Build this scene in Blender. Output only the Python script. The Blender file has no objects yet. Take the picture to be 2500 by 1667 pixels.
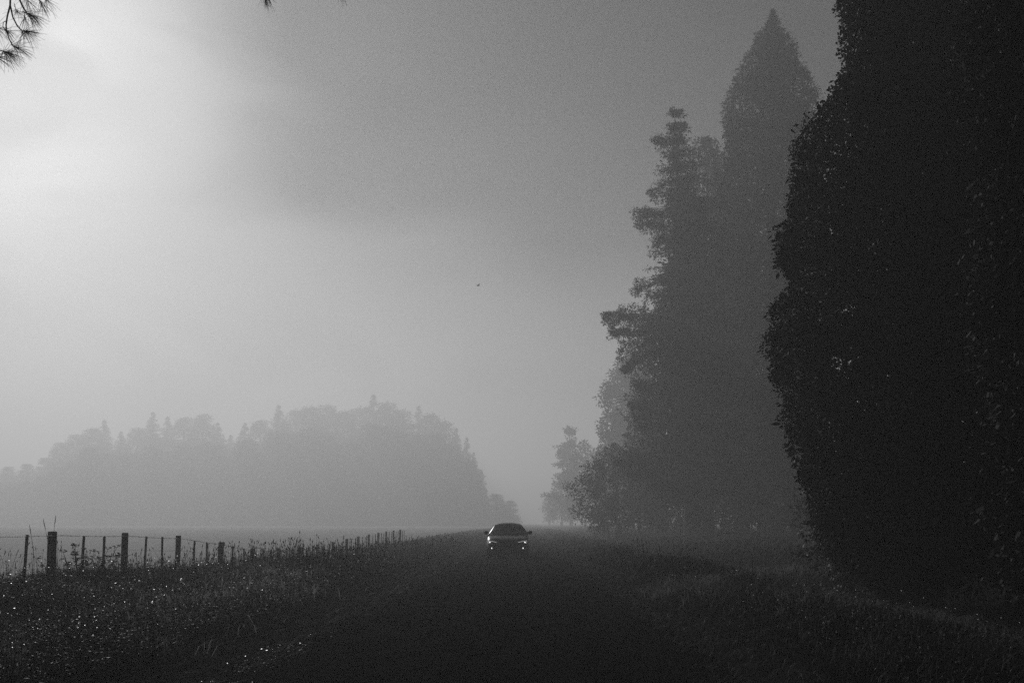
import bpy, math, random
import numpy as np
from mathutils import Matrix, Vector

random.seed(7)
rng = np.random.default_rng(7)
sc = bpy.context.scene
COL = sc.collection
R = math.radians

# ------------------------------------------------------------------ camera
FPX = 3125.0                       # focal length in pixels of the 2500 px wide photograph
EYE = Vector((0.0, 0.0, 1.55))
YAW = math.atan(40 / FPX)
PITCH = math.atan((1275 - 833.5) / FPX)
cam_d = bpy.data.cameras.new('camera')
cam_d.sensor_width = 36.0
cam_d.lens = FPX / 2500 * 36
cam_d.clip_start = 0.1
cam_d.clip_end = 6000
cam = bpy.data.objects.new('camera', cam_d)
COL.objects.link(cam)
cam.location = EYE
cam.rotation_euler = (R(90) + PITCH, 0, YAW)
sc.camera = cam

# ------------------------------------------------------------------ sky, sun, exposure
SUN_AZ, SUN_EL = R(-20.5), R(20.5)        # azimuth from +Y, negative = left
HAZE_DENSITY = 0.0022
HAZE_G = 0.5
SUN_STRENGTH = 4.2
SKY_STRENGTH = 0.055
CLOUD = (7, 20, 7, 17, 0.76)          # degrees from the sun where the cloud sets in, elevation range, depth

world = bpy.data.worlds.new('World')
sc.world = world
world.use_nodes = True
wt = world.node_tree
wt.nodes.clear()
def wn(t, **k):
    n = wt.nodes.new(t)
    for a, b in k.items():
        setattr(n, a, b)
    return n
sky = wn('ShaderNodeTexSky', sky_type='NISHITA')
sky.sun_disc = False
sky.sun_elevation = SUN_EL
sky.sun_rotation = SUN_AZ
sky.air_density = 1.5
sky.dust_density = 4.0
bw = wn('ShaderNodeRGBToBW')
wt.links.new(sky.outputs[0], bw.inputs[0])
tc = wn('ShaderNodeTexCoord')
mp = wn('ShaderNodeMapping')
mp.inputs['Scale'].default_value = (1.0, 1.0, 2.4)
wt.links.new(tc.outputs['Generated'], mp.inputs[0])
nz = wn('ShaderNodeTexNoise')
nz.inputs['Scale'].default_value = 4.5
nz.inputs['Detail'].default_value = 3
nz.inputs['Roughness'].default_value = 0.45
nz.inputs['Distortion'].default_value = 0.5
wt.links.new(mp.outputs[0], nz.inputs['Vector'])
def wmath(op, a, b=None):
    n = wn('ShaderNodeMath', operation=op)
    for i, v in enumerate((a, b)):
        if v is None: continue
        if isinstance(v, (int, float)): n.inputs[i].default_value = v
        else: wt.links.new(v, n.inputs[i])
    return n.outputs[0]
def wramp(v, a, b, c, d):
    n = wn('ShaderNodeMapRange', interpolation_type='SMOOTHSTEP')
    for k, q in zip(('From Min', 'From Max', 'To Min', 'To Max'), (a, b, c, d)): n.inputs[k].default_value = q
    wt.links.new(v, n.inputs['Value'])
    return n.outputs[0]
# cloud bank with a thin bright opening round the sun
dt = wn('ShaderNodeVectorMath', operation='DOT_PRODUCT')
wt.links.new(tc.outputs['Generated'], dt.inputs[0])
dt.inputs[1].default_value = (math.sin(R(-28)) * math.cos(R(18)), math.cos(R(-28)) * math.cos(R(18)), math.sin(R(18)))
ang = wmath('ARCCOSINE', wmath('MINIMUM', dt.outputs['Value'], 0.99999))
sx = wn('ShaderNodeSeparateXYZ')
wt.links.new(tc.outputs['Generated'], sx.inputs[0])
el = wmath('ARCSINE', sx.outputs['Z'])
nd_ = wmath('SUBTRACT', nz.outputs['Fac'], 0.5)
c1 = wramp(wmath('ADD', ang, wmath('MULTIPLY', nd_, 0.26)), R(CLOUD[0]), R(CLOUD[1]), 0, 1)
c2 = wramp(wmath('ADD', el, wmath('MULTIPLY', nd_, 0.30)), R(CLOUD[2]), R(CLOUD[3]), 0.2, 1)
cl = wmath('MULTIPLY', c1, c2)
tone = wmath('MULTIPLY', wmath('SUBTRACT', 1.0, wmath('MULTIPLY', cl, CLOUD[4])), 0.60)
tone = wmath('MULTIPLY', tone, wramp(nz.outputs['Fac'], 0.3, 0.7, 0.82, 1.18))
mu = wn('ShaderNodeMath', operation='MULTIPLY')
wt.links.new(bw.outputs[0], mu.inputs[0])
wt.links.new(tone, mu.inputs[1])
bg = wn('ShaderNodeBackground')
bg.inputs['Strength'].default_value = SKY_STRENGTH
wt.links.new(mu.outputs[0], bg.inputs['Color'])
wo = wn('ShaderNodeOutputWorld')
wt.links.new(bg.outputs[0], wo.inputs['Surface'])

sun_d = bpy.data.lights.new('sun', 'SUN')
sun_d.energy = SUN_STRENGTH
sun_d.angle = R(0.5)
sun_d.color = (1, 1, 1)
sun = bpy.data.objects.new('sun', sun_d)
COL.objects.link(sun)
SUN_DIR = Vector((math.sin(SUN_AZ) * math.cos(SUN_EL), math.cos(SUN_AZ) * math.cos(SUN_EL), math.sin(SUN_EL)))
sun.rotation_euler = SUN_DIR.to_track_quat('Z', 'Y').to_euler()

sc.view_settings.view_transform = 'Standard'
sc.view_settings.look = 'None'
sc.view_settings.gamma = 1.0
sc.view_settings.exposure = -1.15
sc.view_settings.use_curve_mapping = False
sc.cycles.volume_bounces = 0
world.cycles.sampling_method = 'NONE'
sc.cycles.max_bounces = 6
sc.cycles.diffuse_bounces = 2
sc.cycles.glossy_bounces = 3
sc.cycles.transmission_bounces = 3
sc.cycles.transparent_max_bounces = 8
sc.cycles.sample_clamp_direct = 6.0
sc.cycles.sample_clamp_indirect = 3.0
sc.cycles.use_denoising = False      # the fine render noise stands in for the photograph's film grain
sc.cycles.use_adaptive_sampling = False
try:
    sc.cycles.denoiser = 'OPENIMAGEDENOISE'
except Exception:
    pass

# ------------------------------------------------------------------ geometry helpers
CAMM = cam.rotation_euler.to_matrix()
def P(px, py, depth):
    """world point that a pixel of the 2500 px photograph shows, at a distance `depth` along +Y"""
    v = CAMM @ Vector(((px - 1250) / FPX, (833.5 - py) / FPX, -1.0))
    return EYE + v * (depth / v.y)
DS = 2500 / 2352.0                 # display pixels of my notes -> photograph pixels
def D(x, y, depth):
    return P(x * DS, y * DS, depth)

def mesh_np(name, verts, quads=None, tris=None, smooth=False):
    me = bpy.data.meshes.new(name)
    verts = np.asarray(verts, np.float32).reshape(-1, 3)
    idx, st, tot = [], [], []
    s = 0
    if quads is not None and len(quads):
        q = np.asarray(quads, np.int32).reshape(-1, 4)
        idx.append(q.ravel()); st.append(np.arange(len(q)) * 4 + s); tot.append(np.full(len(q), 4)); s += q.size
    if tris is not None and len(tris):
        t = np.asarray(tris, np.int32).reshape(-1, 3)
        idx.append(t.ravel()); st.append(np.arange(len(t)) * 3 + s); tot.append(np.full(len(t), 3)); s += t.size
    idx = np.concatenate(idx).astype(np.int32); st = np.concatenate(st).astype(np.int32); tot = np.concatenate(tot).astype(np.int32)
    me.vertices.add(len(verts)); me.vertices.foreach_set('co', verts.ravel())
    me.loops.add(len(idx)); me.loops.foreach_set('vertex_index', idx)
    me.polygons.add(len(st)); me.polygons.foreach_set('loop_start', st); me.polygons.foreach_set('loop_total', tot)
    if smooth:
        me.polygons.foreach_set('use_smooth', np.ones(len(st), bool))
    me.update(calc_edges=True)
    return me

class MB:
    """collects pieces of one mesh"""
    def __init__(s):
        s.v, s.q, s.t, s.n = [], [], [], 0
    def add(s, v, q=None, t=None):
        v = np.asarray(v, float).reshape(-1, 3)
        if q is not None and len(q): s.q.append(np.asarray(q, int).reshape(-1, 4) + s.n)
        if t is not None and len(t): s.t.append(np.asarray(t, int).reshape(-1, 3) + s.n)
        s.v.append(v); s.n += len(v)
        return s
    def tube(s, pts, rad, n=6):
        pts = np.asarray([tuple(p) for p in pts], float)
        rad = np.broadcast_to(np.asarray(rad, float), (len(pts),))
        d = np.gradient(pts, axis=0)
        d /= np.linalg.norm(d, axis=1, keepdims=True) + 1e-9
        ref = np.array([0.0, 0.0, 1.0]) if abs(d[:, 2]).mean() < 0.8 else np.array([1.0, 0.0, 0.0])
        a = np.cross(d, ref); a /= np.linalg.norm(a, axis=1, keepdims=True) + 1e-9
        b = np.cross(d, a)
        th = np.arange(n) * 2 * math.pi / n
        v = pts[:, None] + rad[:, None, None] * (np.cos(th)[None, :, None] * a[:, None] + np.sin(th)[None, :, None] * b[:, None])
        m = len(pts)
        i, j = np.meshgrid(np.arange(m - 1), np.arange(n), indexing='ij')
        q = np.stack([i * n + j, i * n + (j + 1) % n, (i + 1) * n + (j + 1) % n, (i + 1) * n + j], -1).reshape(-1, 4)
        v = v.reshape(-1, 3)
        v = np.vstack([v, pts[0], pts[-1]])
        k = np.arange(n)
        t = np.vstack([np.stack([np.full(n, m * n), (k + 1) % n, k], -1),
                       np.stack([np.full(n, m * n + 1), (m - 1) * n + k, (m - 1) * n + (k + 1) % n], -1)])
        return s.add(v, q, t)
    def box(s, c, d, taper=1.0, bev=0.0):
        cx, cy, cz = c; dx, dy, dz = [k / 2 for k in d]
        v = []
        if bev <= 0:
            for sz, f in ((-1, 1.0), (1, taper)):
                for sx, sy in ((-1, -1), (1, -1), (1, 1), (-1, 1)):
                    v.append((cx + sx * dx * f, cy + sy * dy * f, cz + sz * dz))
            return s.add(v, [(3, 2, 1, 0), (4, 5, 6, 7), (0, 1, 5, 4), (1, 2, 6, 5), (2, 3, 7, 6), (3, 0, 4, 7)])
        # chamfered box as stacked octagon rings
        rings = [(-1, 1 - bev / max(dx, 1e-6)), (-1 + bev / dz, 1.0), (1 - bev / dz, 1.0), (1, 1 - bev / max(dx, 1e-6))]
        for z, f in rings:
            ff = f * (1.0 if z < 0 else taper)
            b = bev
            for x, y in ((-dx + b, -dy), (dx - b, -dy), (dx, -dy + b), (dx, dy - b), (dx - b, dy), (-dx + b, dy), (-dx, dy - b), (-dx, -dy + b)):
                v.append((cx + x * ff, cy + y * ff, cz + z * dz))
        q = []
        for i in range(3):
            for j in range(8):
                q.append((i * 8 + j, i * 8 + (j + 1) % 8, (i + 1) * 8 + (j + 1) % 8, (i + 1) * 8 + j))
        q += [(3, 2, 1, 0), (0, 7, 4, 3), (7, 6, 5, 4)]
        q += [(24, 25, 26, 27), (27, 28, 31, 24), (28, 29, 30, 31)]
        return s.add(v, q)
    def mesh(s, name, smooth=False):
        return mesh_np(name, np.vstack(s.v), np.vstack(s.q) if s.q else None, np.vstack(s.t) if s.t else None, smooth)

def link(name, me, mat=None, parent=None, **props):
    o = bpy.data.objects.new(name, me)
    COL.objects.link(o)
    if mat is not None and me is not None and not len(me.materials):
        me.materials.append(mat)
    if parent is not None:
        o.parent = parent
    for k, v in props.items():
        o[k] = v
    return o

def empty(name, loc, label, cat, group=None, rz=0.0):
    o = bpy.data.objects.new(name, None)
    COL.objects.link(o)
    o.location = loc
    o.rotation_euler = (0, 0, rz)
    o.empty_display_size = 0.2
    o['label'] = label; o['category'] = cat
    if group: o['group'] = group
    return o

# ------------------------------------------------------------------ materials (the photograph is black and white)
def mat_noise(name, lo, hi, scale=3.0, rough=0.7, bump=0.0, bscale=40.0, spec=0.5, trans=0.0, metal=0.0, stretch=(1, 1, 1)):
    m = bpy.data.materials.new(name)
    m.use_nodes = True
    nt = m.node_tree
    p = nt.nodes['Principled BSDF']
    tc = nt.nodes.new('ShaderNodeTexCoord')
    mpn = nt.nodes.new('ShaderNodeMapping')
    mpn.inputs['Scale'].default_value = stretch
    nt.links.new(tc.outputs['Object'], mpn.inputs[0])
    n = nt.nodes.new('ShaderNodeTexNoise')
    n.inputs['Scale'].default_value = scale
    n.inputs['Detail'].default_value = 5
    n.inputs['Roughness'].default_value = 0.65
    nt.links.new(mpn.outputs[0], n.inputs['Vector'])
    r = nt.nodes.new('ShaderNodeMapRange')
    r.inputs['From Min'].default_value = 0.3; r.inputs['From Max'].default_value = 0.7
    r.inputs['To Min'].default_value = lo; r.inputs['To Max'].default_value = hi
    nt.links.new(n.outputs['Fac'], r.inputs['Value'])
    nt.links.new(r.outputs[0], p.inputs['Base Color'])
    p.inputs['Roughness'].default_value = rough
    p.inputs['Metallic'].default_value = metal
    p.inputs['Specular IOR Level'].default_value = spec
    if bump > 0:
        n2 = nt.nodes.new('ShaderNodeTexNoise')
        n2.inputs['Scale'].default_value = bscale
        n2.inputs['Detail'].default_value = 6
        nt.links.new(mpn.outputs[0], n2.inputs['Vector'])
        b = nt.nodes.new('ShaderNodeBump')
        b.inputs['Strength'].default_value = bump
        b.inputs['Distance'].default_value = 0.03
        nt.links.new(n2.outputs['Fac'], b.inputs['Height'])
        nt.links.new(b.outputs[0], p.inputs['Normal'])
    if trans > 0:
        tr = nt.nodes.new('ShaderNodeBsdfTranslucent')
        nt.links.new(r.outputs[0], tr.inputs['Color'])
        mx = nt.nodes.new('ShaderNodeMixShader')
        mx.inputs[0].default_value = trans
        nt.links.new(p.outputs[0], mx.inputs[1])
        nt.links.new(tr.outputs[0], mx.inputs[2])
        nt.links.new(mx.outputs[0], nt.nodes['Material Output'].inputs['Surface'])
    return m

def mat_plain(name, v, rough=0.5, metal=0.0, spec=0.5, emit=0.0, coat=0.0):
    m = bpy.data.materials.new(name)
    m.use_nodes = True
    p = m.node_tree.nodes['Principled BSDF']
    p.inputs['Base Color'].default_value = (v, v, v, 1)
    p.inputs['Roughness'].default_value = rough
    p.inputs['Metallic'].default_value = metal
    p.inputs['Specular IOR Level'].default_value = spec
    p.inputs['Coat Weight'].default_value = coat
    p.inputs['Coat Roughness'].default_value = 0.05
    if emit:
        p.inputs['Emission Color'].default_value = (1, 1, 1, 1)
        p.inputs['Emission Strength'].default_value = emit
    return m

M = dict(
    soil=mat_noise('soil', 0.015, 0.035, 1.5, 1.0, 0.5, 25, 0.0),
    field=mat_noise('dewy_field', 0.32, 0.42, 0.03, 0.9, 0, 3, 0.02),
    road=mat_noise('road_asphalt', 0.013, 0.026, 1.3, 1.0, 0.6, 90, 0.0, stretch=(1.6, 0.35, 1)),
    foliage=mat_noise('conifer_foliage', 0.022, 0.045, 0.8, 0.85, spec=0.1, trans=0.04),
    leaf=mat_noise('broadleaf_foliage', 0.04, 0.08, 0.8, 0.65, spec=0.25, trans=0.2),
    needle=mat_noise('pine_needle', 0.12, 0.20, 2.0, 0.6, spec=0.3, trans=0.6),
    bark=mat_noise('bark', 0.05, 0.12, 3.0, 0.9, 0.8, 14, 0.2, stretch=(2, 2, 0.5)),
    grass=mat_noise('verge_grass', 0.02, 0.06, 0.7, 0.7, spec=0.12, trans=0.2),
    drygrass=mat_noise('dry_grass', 0.08, 0.24, 1.5, 0.7, spec=0.1, trans=0.4),
    palegrass=mat_noise('pale_grass', 0.22, 0.42, 1.5, 0.7, spec=0.1, trans=0.45),
    weed=mat_noise('weed_leaf', 0.02, 0.055, 1.1, 0.6, spec=0.2, trans=0.15),
    wood=mat_noise('weathered_wood', 0.09, 0.20, 6.0, 0.85, 0.6, 30, 0.2, stretch=(3, 3, 0.4)),
    wire=mat_plain('fence_wire', 0.25, 0.45, 0.8),
    paint=mat_plain('car_paint', 0.010, 0.27, 0.0, 0.25, coat=0.15),
    trim=mat_plain('black_trim', 0.015, 0.5),
    glass=mat_plain('tinted_glass', 0.012, 0.08, 0.0, 0.5),
    tyre=mat_plain('tyre_rubber', 0.02, 0.85, 0.0, 0.2),
    rim=mat_plain('wheel_alloy', 0.25, 0.35, 0.9),
    chrome=mat_plain('bright_trim', 0.4, 0.25, 1.0),
    lens=mat_plain('lamp_lens', 0.02, 0.2, 0.0, 0.4),
    lamp=mat_plain('lit_lamp', 0.8, 0.3, 0, 0.5, emit=4.5),
    lamp_dim=mat_plain('lit_lamp_strip', 0.5, 0.3, 0, 0.5, emit=0.9),
    dew=mat_plain('dew', 0.7, 0.25, 0.6, 1.0),
    glint=mat_plain('wet_glint', 0.03, 0.26, 0.0, 0.7),
    bird=mat_plain('bird_feather', 0.04, 0.8),
)

# ------------------------------------------------------------------ terrain
_ns = rng.uniform(0, 2 * math.pi, (14, 3))
_nk = [(rng.uniform(-1, 1), rng.uniform(-1, 1)) for _ in range(14)]
def wob(x, y, f):
    s = 0
    for i in range(14):
        a = _nk[i]
        k = f * (0.6 + 0.25 * i)
        s = s + np.sin(a[0] * k * x + a[1] * k * y + _ns[i, 0]) / (1 + 0.35 * i)
    return s / 3.2
def sm(a, b, t):
    u = np.clip((t - a) / (b - a), 0, 1)
    return u * u * (3 - 2 * u)
FENCE_X = -9.2
fy = [0, 20, 25, 29.5, 34, 38.5, 43, 52, 63, 67.5, 72, 76, 84, 100, 140, 200]
fz = [0.22, 0.22, 0.20, 0.14, 0.03, -0.20, -0.49, -0.62, -0.51, -0.40, -0.35, -0.28, -0.19, -0.1, -0.02, 0]
def hgt(x, y):
    x = np.asarray(x, float); y = np.asarray(y, float)
    dl = -3.35 - x
    dr = x - 2.15
    base = 0.0 * x
    fl = np.interp(y, fy, fz)
    left = fl * sm(2.0, 5.4, dl) * (1 - 0.5 * sm(9, 30, dl)) + 0.12 * sm(0.0, 0.8, dl)
    flat_f = sm(7.5, 22, dl)
    left = left * (1 - flat_f) + (-0.45 * (1 - sm(60, 420, y))) * flat_f
    mound = 0.36 * np.exp(-((x + 6.1) / 1.9) ** 2 - ((y - 34) / 6.5) ** 2)
    left = left + mound + 0.10 * wob(x, y, 0.9) * sm(0.4, 2.5, dl) * (1 - sm(60, 120, y)) * (1 - sm(7, 12, dl))
    right = 0.10 * sm(0, 0.8, dr) + 0.32 * np.exp(-((dr - 1.9) / 1.3) ** 2) * (1 - sm(40, 80, y)) - 0.25 * np.exp(-((dr - 5.0) / 1.8) ** 2) + 0.18 * wob(x, y, 0.7) * sm(0.4, 3, dr) * (1 - sm(90, 200, y)) + 0.35 * sm(6, 14, dr)
    h = np.where(dl > 0, left, np.where(dr > 0, right, base))
    far = sm(250, 700, np.abs(y) + np.abs(x) * 0.6)
    hill = 24 * sm(560, 720, y) * sm(-25, -95, x) * (1 - sm(900, 1300, y))
    return h * (1 - far) + hill

def sheet(name, xs, ys, zf, mat, **props):
    X, Y = np.meshgrid(xs, ys)
    Z = zf(X, Y)
    v = np.stack([X, Y, Z], -1).reshape(-1, 3)
    ny, nx = X.shape
    i, j = np.meshgrid(np.arange(ny - 1), np.arange(nx - 1), indexing='ij')
    q = np.stack([i * nx + j, i * nx + j + 1, (i + 1) * nx + j + 1, (i + 1) * nx + j], -1).reshape(-1, 4)
    return link(name, mesh_np(name, v, q, smooth=True), mat, **props)

def spaced(a, b, lo, hi, n):
    return None
xs = np.unique(np.concatenate([np.linspace(-1500, -60, 18), np.linspace(-60, -14, 24), np.linspace(-14, -3.6, 50), [-3.36, -3.2, 2.0, 2.16], np.linspace(2.4, 14, 50), np.linspace(14, 60, 24), np.linspace(60, 1500, 18)]))
ys = np.unique(np.concatenate([np.linspace(-300, -5, 10), np.linspace(-5, 60, 180), np.linspace(60, 160, 80), np.linspace(160, 1500, 40)]))
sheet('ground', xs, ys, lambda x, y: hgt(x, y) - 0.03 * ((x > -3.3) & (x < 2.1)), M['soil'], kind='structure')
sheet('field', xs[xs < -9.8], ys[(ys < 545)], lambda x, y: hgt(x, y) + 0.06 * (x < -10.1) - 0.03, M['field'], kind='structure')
rx = np.linspace(-3.5, 2.25, 24)
ry = np.unique(np.concatenate([np.linspace(-40, 60, 200), np.linspace(60, 200, 60), np.linspace(200, 1400, 30)]))
def road_z(x, y):
    c = (x + 0.62) / 2.9
    rut = -0.018 * np.exp(-((np.abs(x + 0.75) - 0.78) / 0.22) ** 2)
    return 0.012 + 0.035 * (1 - c * c) + rut + 0.006 * wob(x * 2, y, 1.7) - 0.05 * sm(0.93, 1.0, np.abs(c))
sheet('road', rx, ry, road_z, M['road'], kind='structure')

# haze: one even box around everything
hb = MB().box((0, 600, 38), (3120, 3120, 79))
haze = link('haze', hb.mesh('haze'), kind='stuff')
hm = bpy.data.materials.new('haze')
hm.use_nodes = True
ht = hm.node_tree
ht.nodes.clear()
pv = ht.nodes.new('ShaderNodeVolumePrincipled')
pv.inputs['Color'].default_value = (0.9, 0.9, 0.9, 1)
pv.inputs['Density'].default_value = HAZE_DENSITY
pv.inputs['Anisotropy'].default_value = HAZE_G
ho = ht.nodes.new('ShaderNodeOutputMaterial')
ht.links.new(pv.outputs[0], ho.inputs['Volume'])
haze.data.materials.append(hm)

# ------------------------------------------------------------------ foliage generators (numpy)
def unit(v):
    return v / (np.linalg.norm(v, axis=-1, keepdims=True) + 1e-9)

def leaves(pos, dirs, length, width, mb, curl=0.0):
    """one diamond leaf per position: base at pos, pointing along dirs"""
    n = len(pos)
    if n == 0: return
    dirs = unit(dirs)
    r = unit(rng.normal(size=(n, 3)))
    side = unit(np.cross(dirs, r))
    L = np.broadcast_to(length, (n,))[:, None]; W = np.broadcast_to(width, (n,))[:, None] / 2
    up = np.cross(side, dirs)
    v = np.stack([pos, pos + dirs * L * 0.45 + side * W + up * L * curl, pos + dirs * L, pos + dirs * L * 0.45 - side * W + up * L * curl], 1)
    mb.add(v, np.arange(n * 4).reshape(n, 4))

def clumps(centres, rad, n_each, size, mb, droop=0.0, flat=1.0, aspect=0.45):
    c = np.repeat(np.asarray(centres), n_each, axis=0)
    rr = np.repeat(np.broadcast_to(rad, (len(centres),)), n_each)
    d = unit(rng.normal(size=c.shape))
    rad_ = rng.uniform(0.2, 1.0, len(c)) ** 0.6
    off = d * (rr * rad_)[:, None]
    off[:, 2] *= flat
    dd = d + rng.normal(size=c.shape) * 0.5
    dd[:, 2] -= droop
    s = np.repeat(np.broadcast_to(size, (len(centres),)), n_each) * rng.uniform(0.6, 1.35, len(c))
    leaves(c + off, dd, s, s * aspect, mb)

def add_trunk(mb, base, top, r0, r1=0.05, wander=0.2, n=9):
    base = np.array(base, float); top = np.array(top, float)
    t = np.linspace(0, 1, n)
    pts = base + (top - base) * t[:, None]
    w = rng.normal(size=(n, 3)) * wander; w[0] = 0; w[-1] = 0; w[:, 2] = 0
    pts = pts + w
    rad = r0 * (1 - t) ** 0.8 + r1
    rad[0] *= 1.35
    mb.tube(pts, rad, 9)
    return pts, rad

def profile_crown(axis_pts, left, right, depth, mb, bump=0.5, layers=((1.0, 1.0), (0.72, 0.6)), dens=1.6, leaf=0.24, crad=0.55, n_each=60,
                  droop=0.3, ydepth=1.0, holes=0.0, jit=0.12):
    """crown whose outline follows left/right (display px of the photograph) at a real distance `depth`;
    it is a full round crown: radius interpolates around the axis"""
    L = np.array([[*(D(x, y, depth))] for x, y in left]); Rr = np.array([[*(D(x, y, depth))] for x, y in right])
    ax = np.array([[*(D(x, y, depth))] for x, y in axis_pts])
    oL, oR, oA = np.argsort(L[:, 2]), np.argsort(Rr[:, 2]), np.argsort(ax[:, 2])
    zmin = max(L[:, 2].min(), Rr[:, 2].min()); zmax = min(L[:, 2].max(), Rr[:, 2].max())
    cs, rs = [], []
    zz = np.linspace(zmin, zmax, 200)
    axx = np.interp(zz, ax[oA, 2], ax[oA, 0])
    rl = np.maximum(axx - np.interp(zz, L[oL, 2], L[oL, 0]), 0.05); rr = np.maximum(np.interp(zz, Rr[oR, 2], Rr[oR, 0]) - axx, 0.05)
    for fr, dn in layers:
        area = np.sum(math.pi * (rl + rr)) * (zmax - zmin) / 200
        n = int(area * dens * dn)
        w = (rl + rr); w = w / w.sum()
        iz = rng.choice(200, n, p=w)
        z = zz[iz] + rng.uniform(-0.5, 0.5, n) * (zmax - zmin) / 200
        ph = rng.uniform(0, 2 * math.pi, n)
        c = np.cos(ph)
        wgt = (c + 1) / 2
        rad = rl[iz] * (1 - wgt) + rr[iz] * wgt
        lob = 1 + bump * 0.25 * np.sin(3 * ph + z * 1.1) * (1 - np.abs(c)) + rng.normal(size=n) * jit
        r = np.maximum(rad * fr * lob - crad * 0.55, 0)
        x = axx[iz] + r * c; y = depth + r * np.sin(ph) * ydepth
        cs.append(np.stack([x, y, z], -1)); rs.append(np.minimum(crad * rng.uniform(0.7, 1.3, n), rad * 0.6 + 0.15))
    cs = np.vstack(cs); rs = np.concatenate(rs)
    clumps(cs, rs, n_each, leaf, mb, droop, aspect=0.8 if leaf < 0.1 else 0.45)
    return zmin, zmax, axx, zz

def local(mb, origin):
    o = np.array(origin, float)
    mb.v = [v - o for v in mb.v]
    return mb

def finish_tree(name, label, base, tr, cr, mat='foliage', cat='tree', group=None, extra=()):
    root = empty(name, base, label, cat, group)
    if tr.n: link('trunk', local(tr, base).mesh('trunk', True), M['bark'], root)
    link('crown', local(cr, base).mesh('crown'), M[mat], root)
    for nm, mb_, m_ in extra:
        link(nm, local(mb_, base).mesh(nm, True), M[m_], root)
    return root

# ------------------------------------------------------------------ big trees on the right
# giant dark conifer nearest the road (about 44 m away)
dA = 25.0
tr, cr = MB(), MB()
Lp = [(1990, -330), (1960, -150), (1938, -60), (1931, 0), (1953, 35), (1938, 60), (1938, 97), (1949, 109), (1941, 122), (1943, 153), (1920, 204), (1916, 216), (1890, 221), (1893, 243), (1876, 257), (1862, 271), (1843, 296), (1824, 333), (1824, 398), (1817, 453), (1820, 486), (1796, 509), (1792, 541), (1799, 612), (1824, 629), (1827, 646), (1790, 680), (1772, 710), (1770, 790), (1778, 870), (1802, 920), (1806, 990), (1830, 1050), (1852, 1110), (1872, 1170), (1884, 1230), (1925, 1285), (1990, 1325)]
Rp = [(2110, -330), (2200, -120), (2270, 60), (2300, 300), (2330, 600), (2330, 900), (2330, 1335)]
profile_crown([(2050, -330), (2085, 1340)], Lp, Rp, dA, cr, dens=13.0, leaf=0.058, crad=0.17, n_each=56, droop=0.0, jit=0.02, layers=((1.0, 1),))
profile_crown([(2050, -330), (2085, 1340)], [(x + 12, y + 5) for x, y in Lp], [(x - 16, y) for x, y in Rp], dA, cr, dens=5.0, leaf=0.13, crad=0.36, n_each=46, droop=0.5, jit=0.05, layers=((0.96, 1), (0.78, 1.0), (0.5, 0.8)))
bA = D(2085, 1215, dA); bA.z = float(hgt(bA.x, bA.y)) - 0.1
pts, _ = add_trunk(tr, bA, D(2055, -300, dA), 0.42, 0.08, 0.1)
finish_tree('conifer_tree', 'giant near black bushy conifer whose top leaves the picture', bA, tr, cr)

# nearer one at the right border (about 30 m)
dB = 17.5
tr, cr = MB(), MB()
Lp = [(2330, -620), (2290, -300), (2232, -60), (2240, 60), (2218, 150), (2236, 260), (2252, 360), (2236, 480), (2228, 600), (2250, 760), (2262, 900), (2250, 1040), (2270, 1150), (2290, 1300), (2330, 1385)]
Rp = [(2440, -620), (2700, -100), (2820, 400), (2860, 900), (2800, 1385)]
profile_crown([(2385, -620), (2520, 1390)], Lp, Rp, dB, cr, dens=3.6, leaf=0.09, crad=0.30, n_each=46, droop=0.2, jit=0.06, layers=((1.0, 1),))
profile_crown([(2385, -620), (2520, 1390)], [(x + 24, y + 6) for x, y in Lp], [(x - 16, y) for x, y in Rp], dB, cr, dens=3.4, leaf=0.17, crad=0.42, n_each=44, droop=0.5, jit=0.05, layers=((0.96, 1), (0.78, 1.0), (0.5, 0.8)))
bB = D(2520, 1230, dB); bB.z = float(hgt(bB.x, bB.y)) - 0.1
add_trunk(tr, bB, D(2390, -560, dB), 0.42, 0.08, 0.1)
finish_tree('conifer_tree', 'blackest tree, cut off by the right border of the picture', bB, tr, cr)

dK = 46.0
tr, cr = MB(), MB()
Lp = [(2120, -330), (2060, -100), (2010, 100), (1990, 400), (1975, 800), (1960, 1100), (1990, 1250)]
Rp = [(2140, -330), (2230, -100), (2290, 100), (2370, 400), (2400, 800), (2400, 1250)]
profile_crown([(2130, -330), (2170, 1260)], Lp, Rp, dK, cr, dens=1.6, leaf=0.28, crad=0.6, n_each=40, droop=0.3, layers=((1, 1), (0.6, 0.5)))
bK = D(2170, 1290, dK); bK.z = float(hgt(bK.x, bK.y)) - 0.1
add_trunk(tr, bK, D(2130, -300, dK), 0.5, 0.08, 0.1)
finish_tree('conifer_tree', 'dark conifer closing the gap between the two near black trees', bK, tr, cr)

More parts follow.
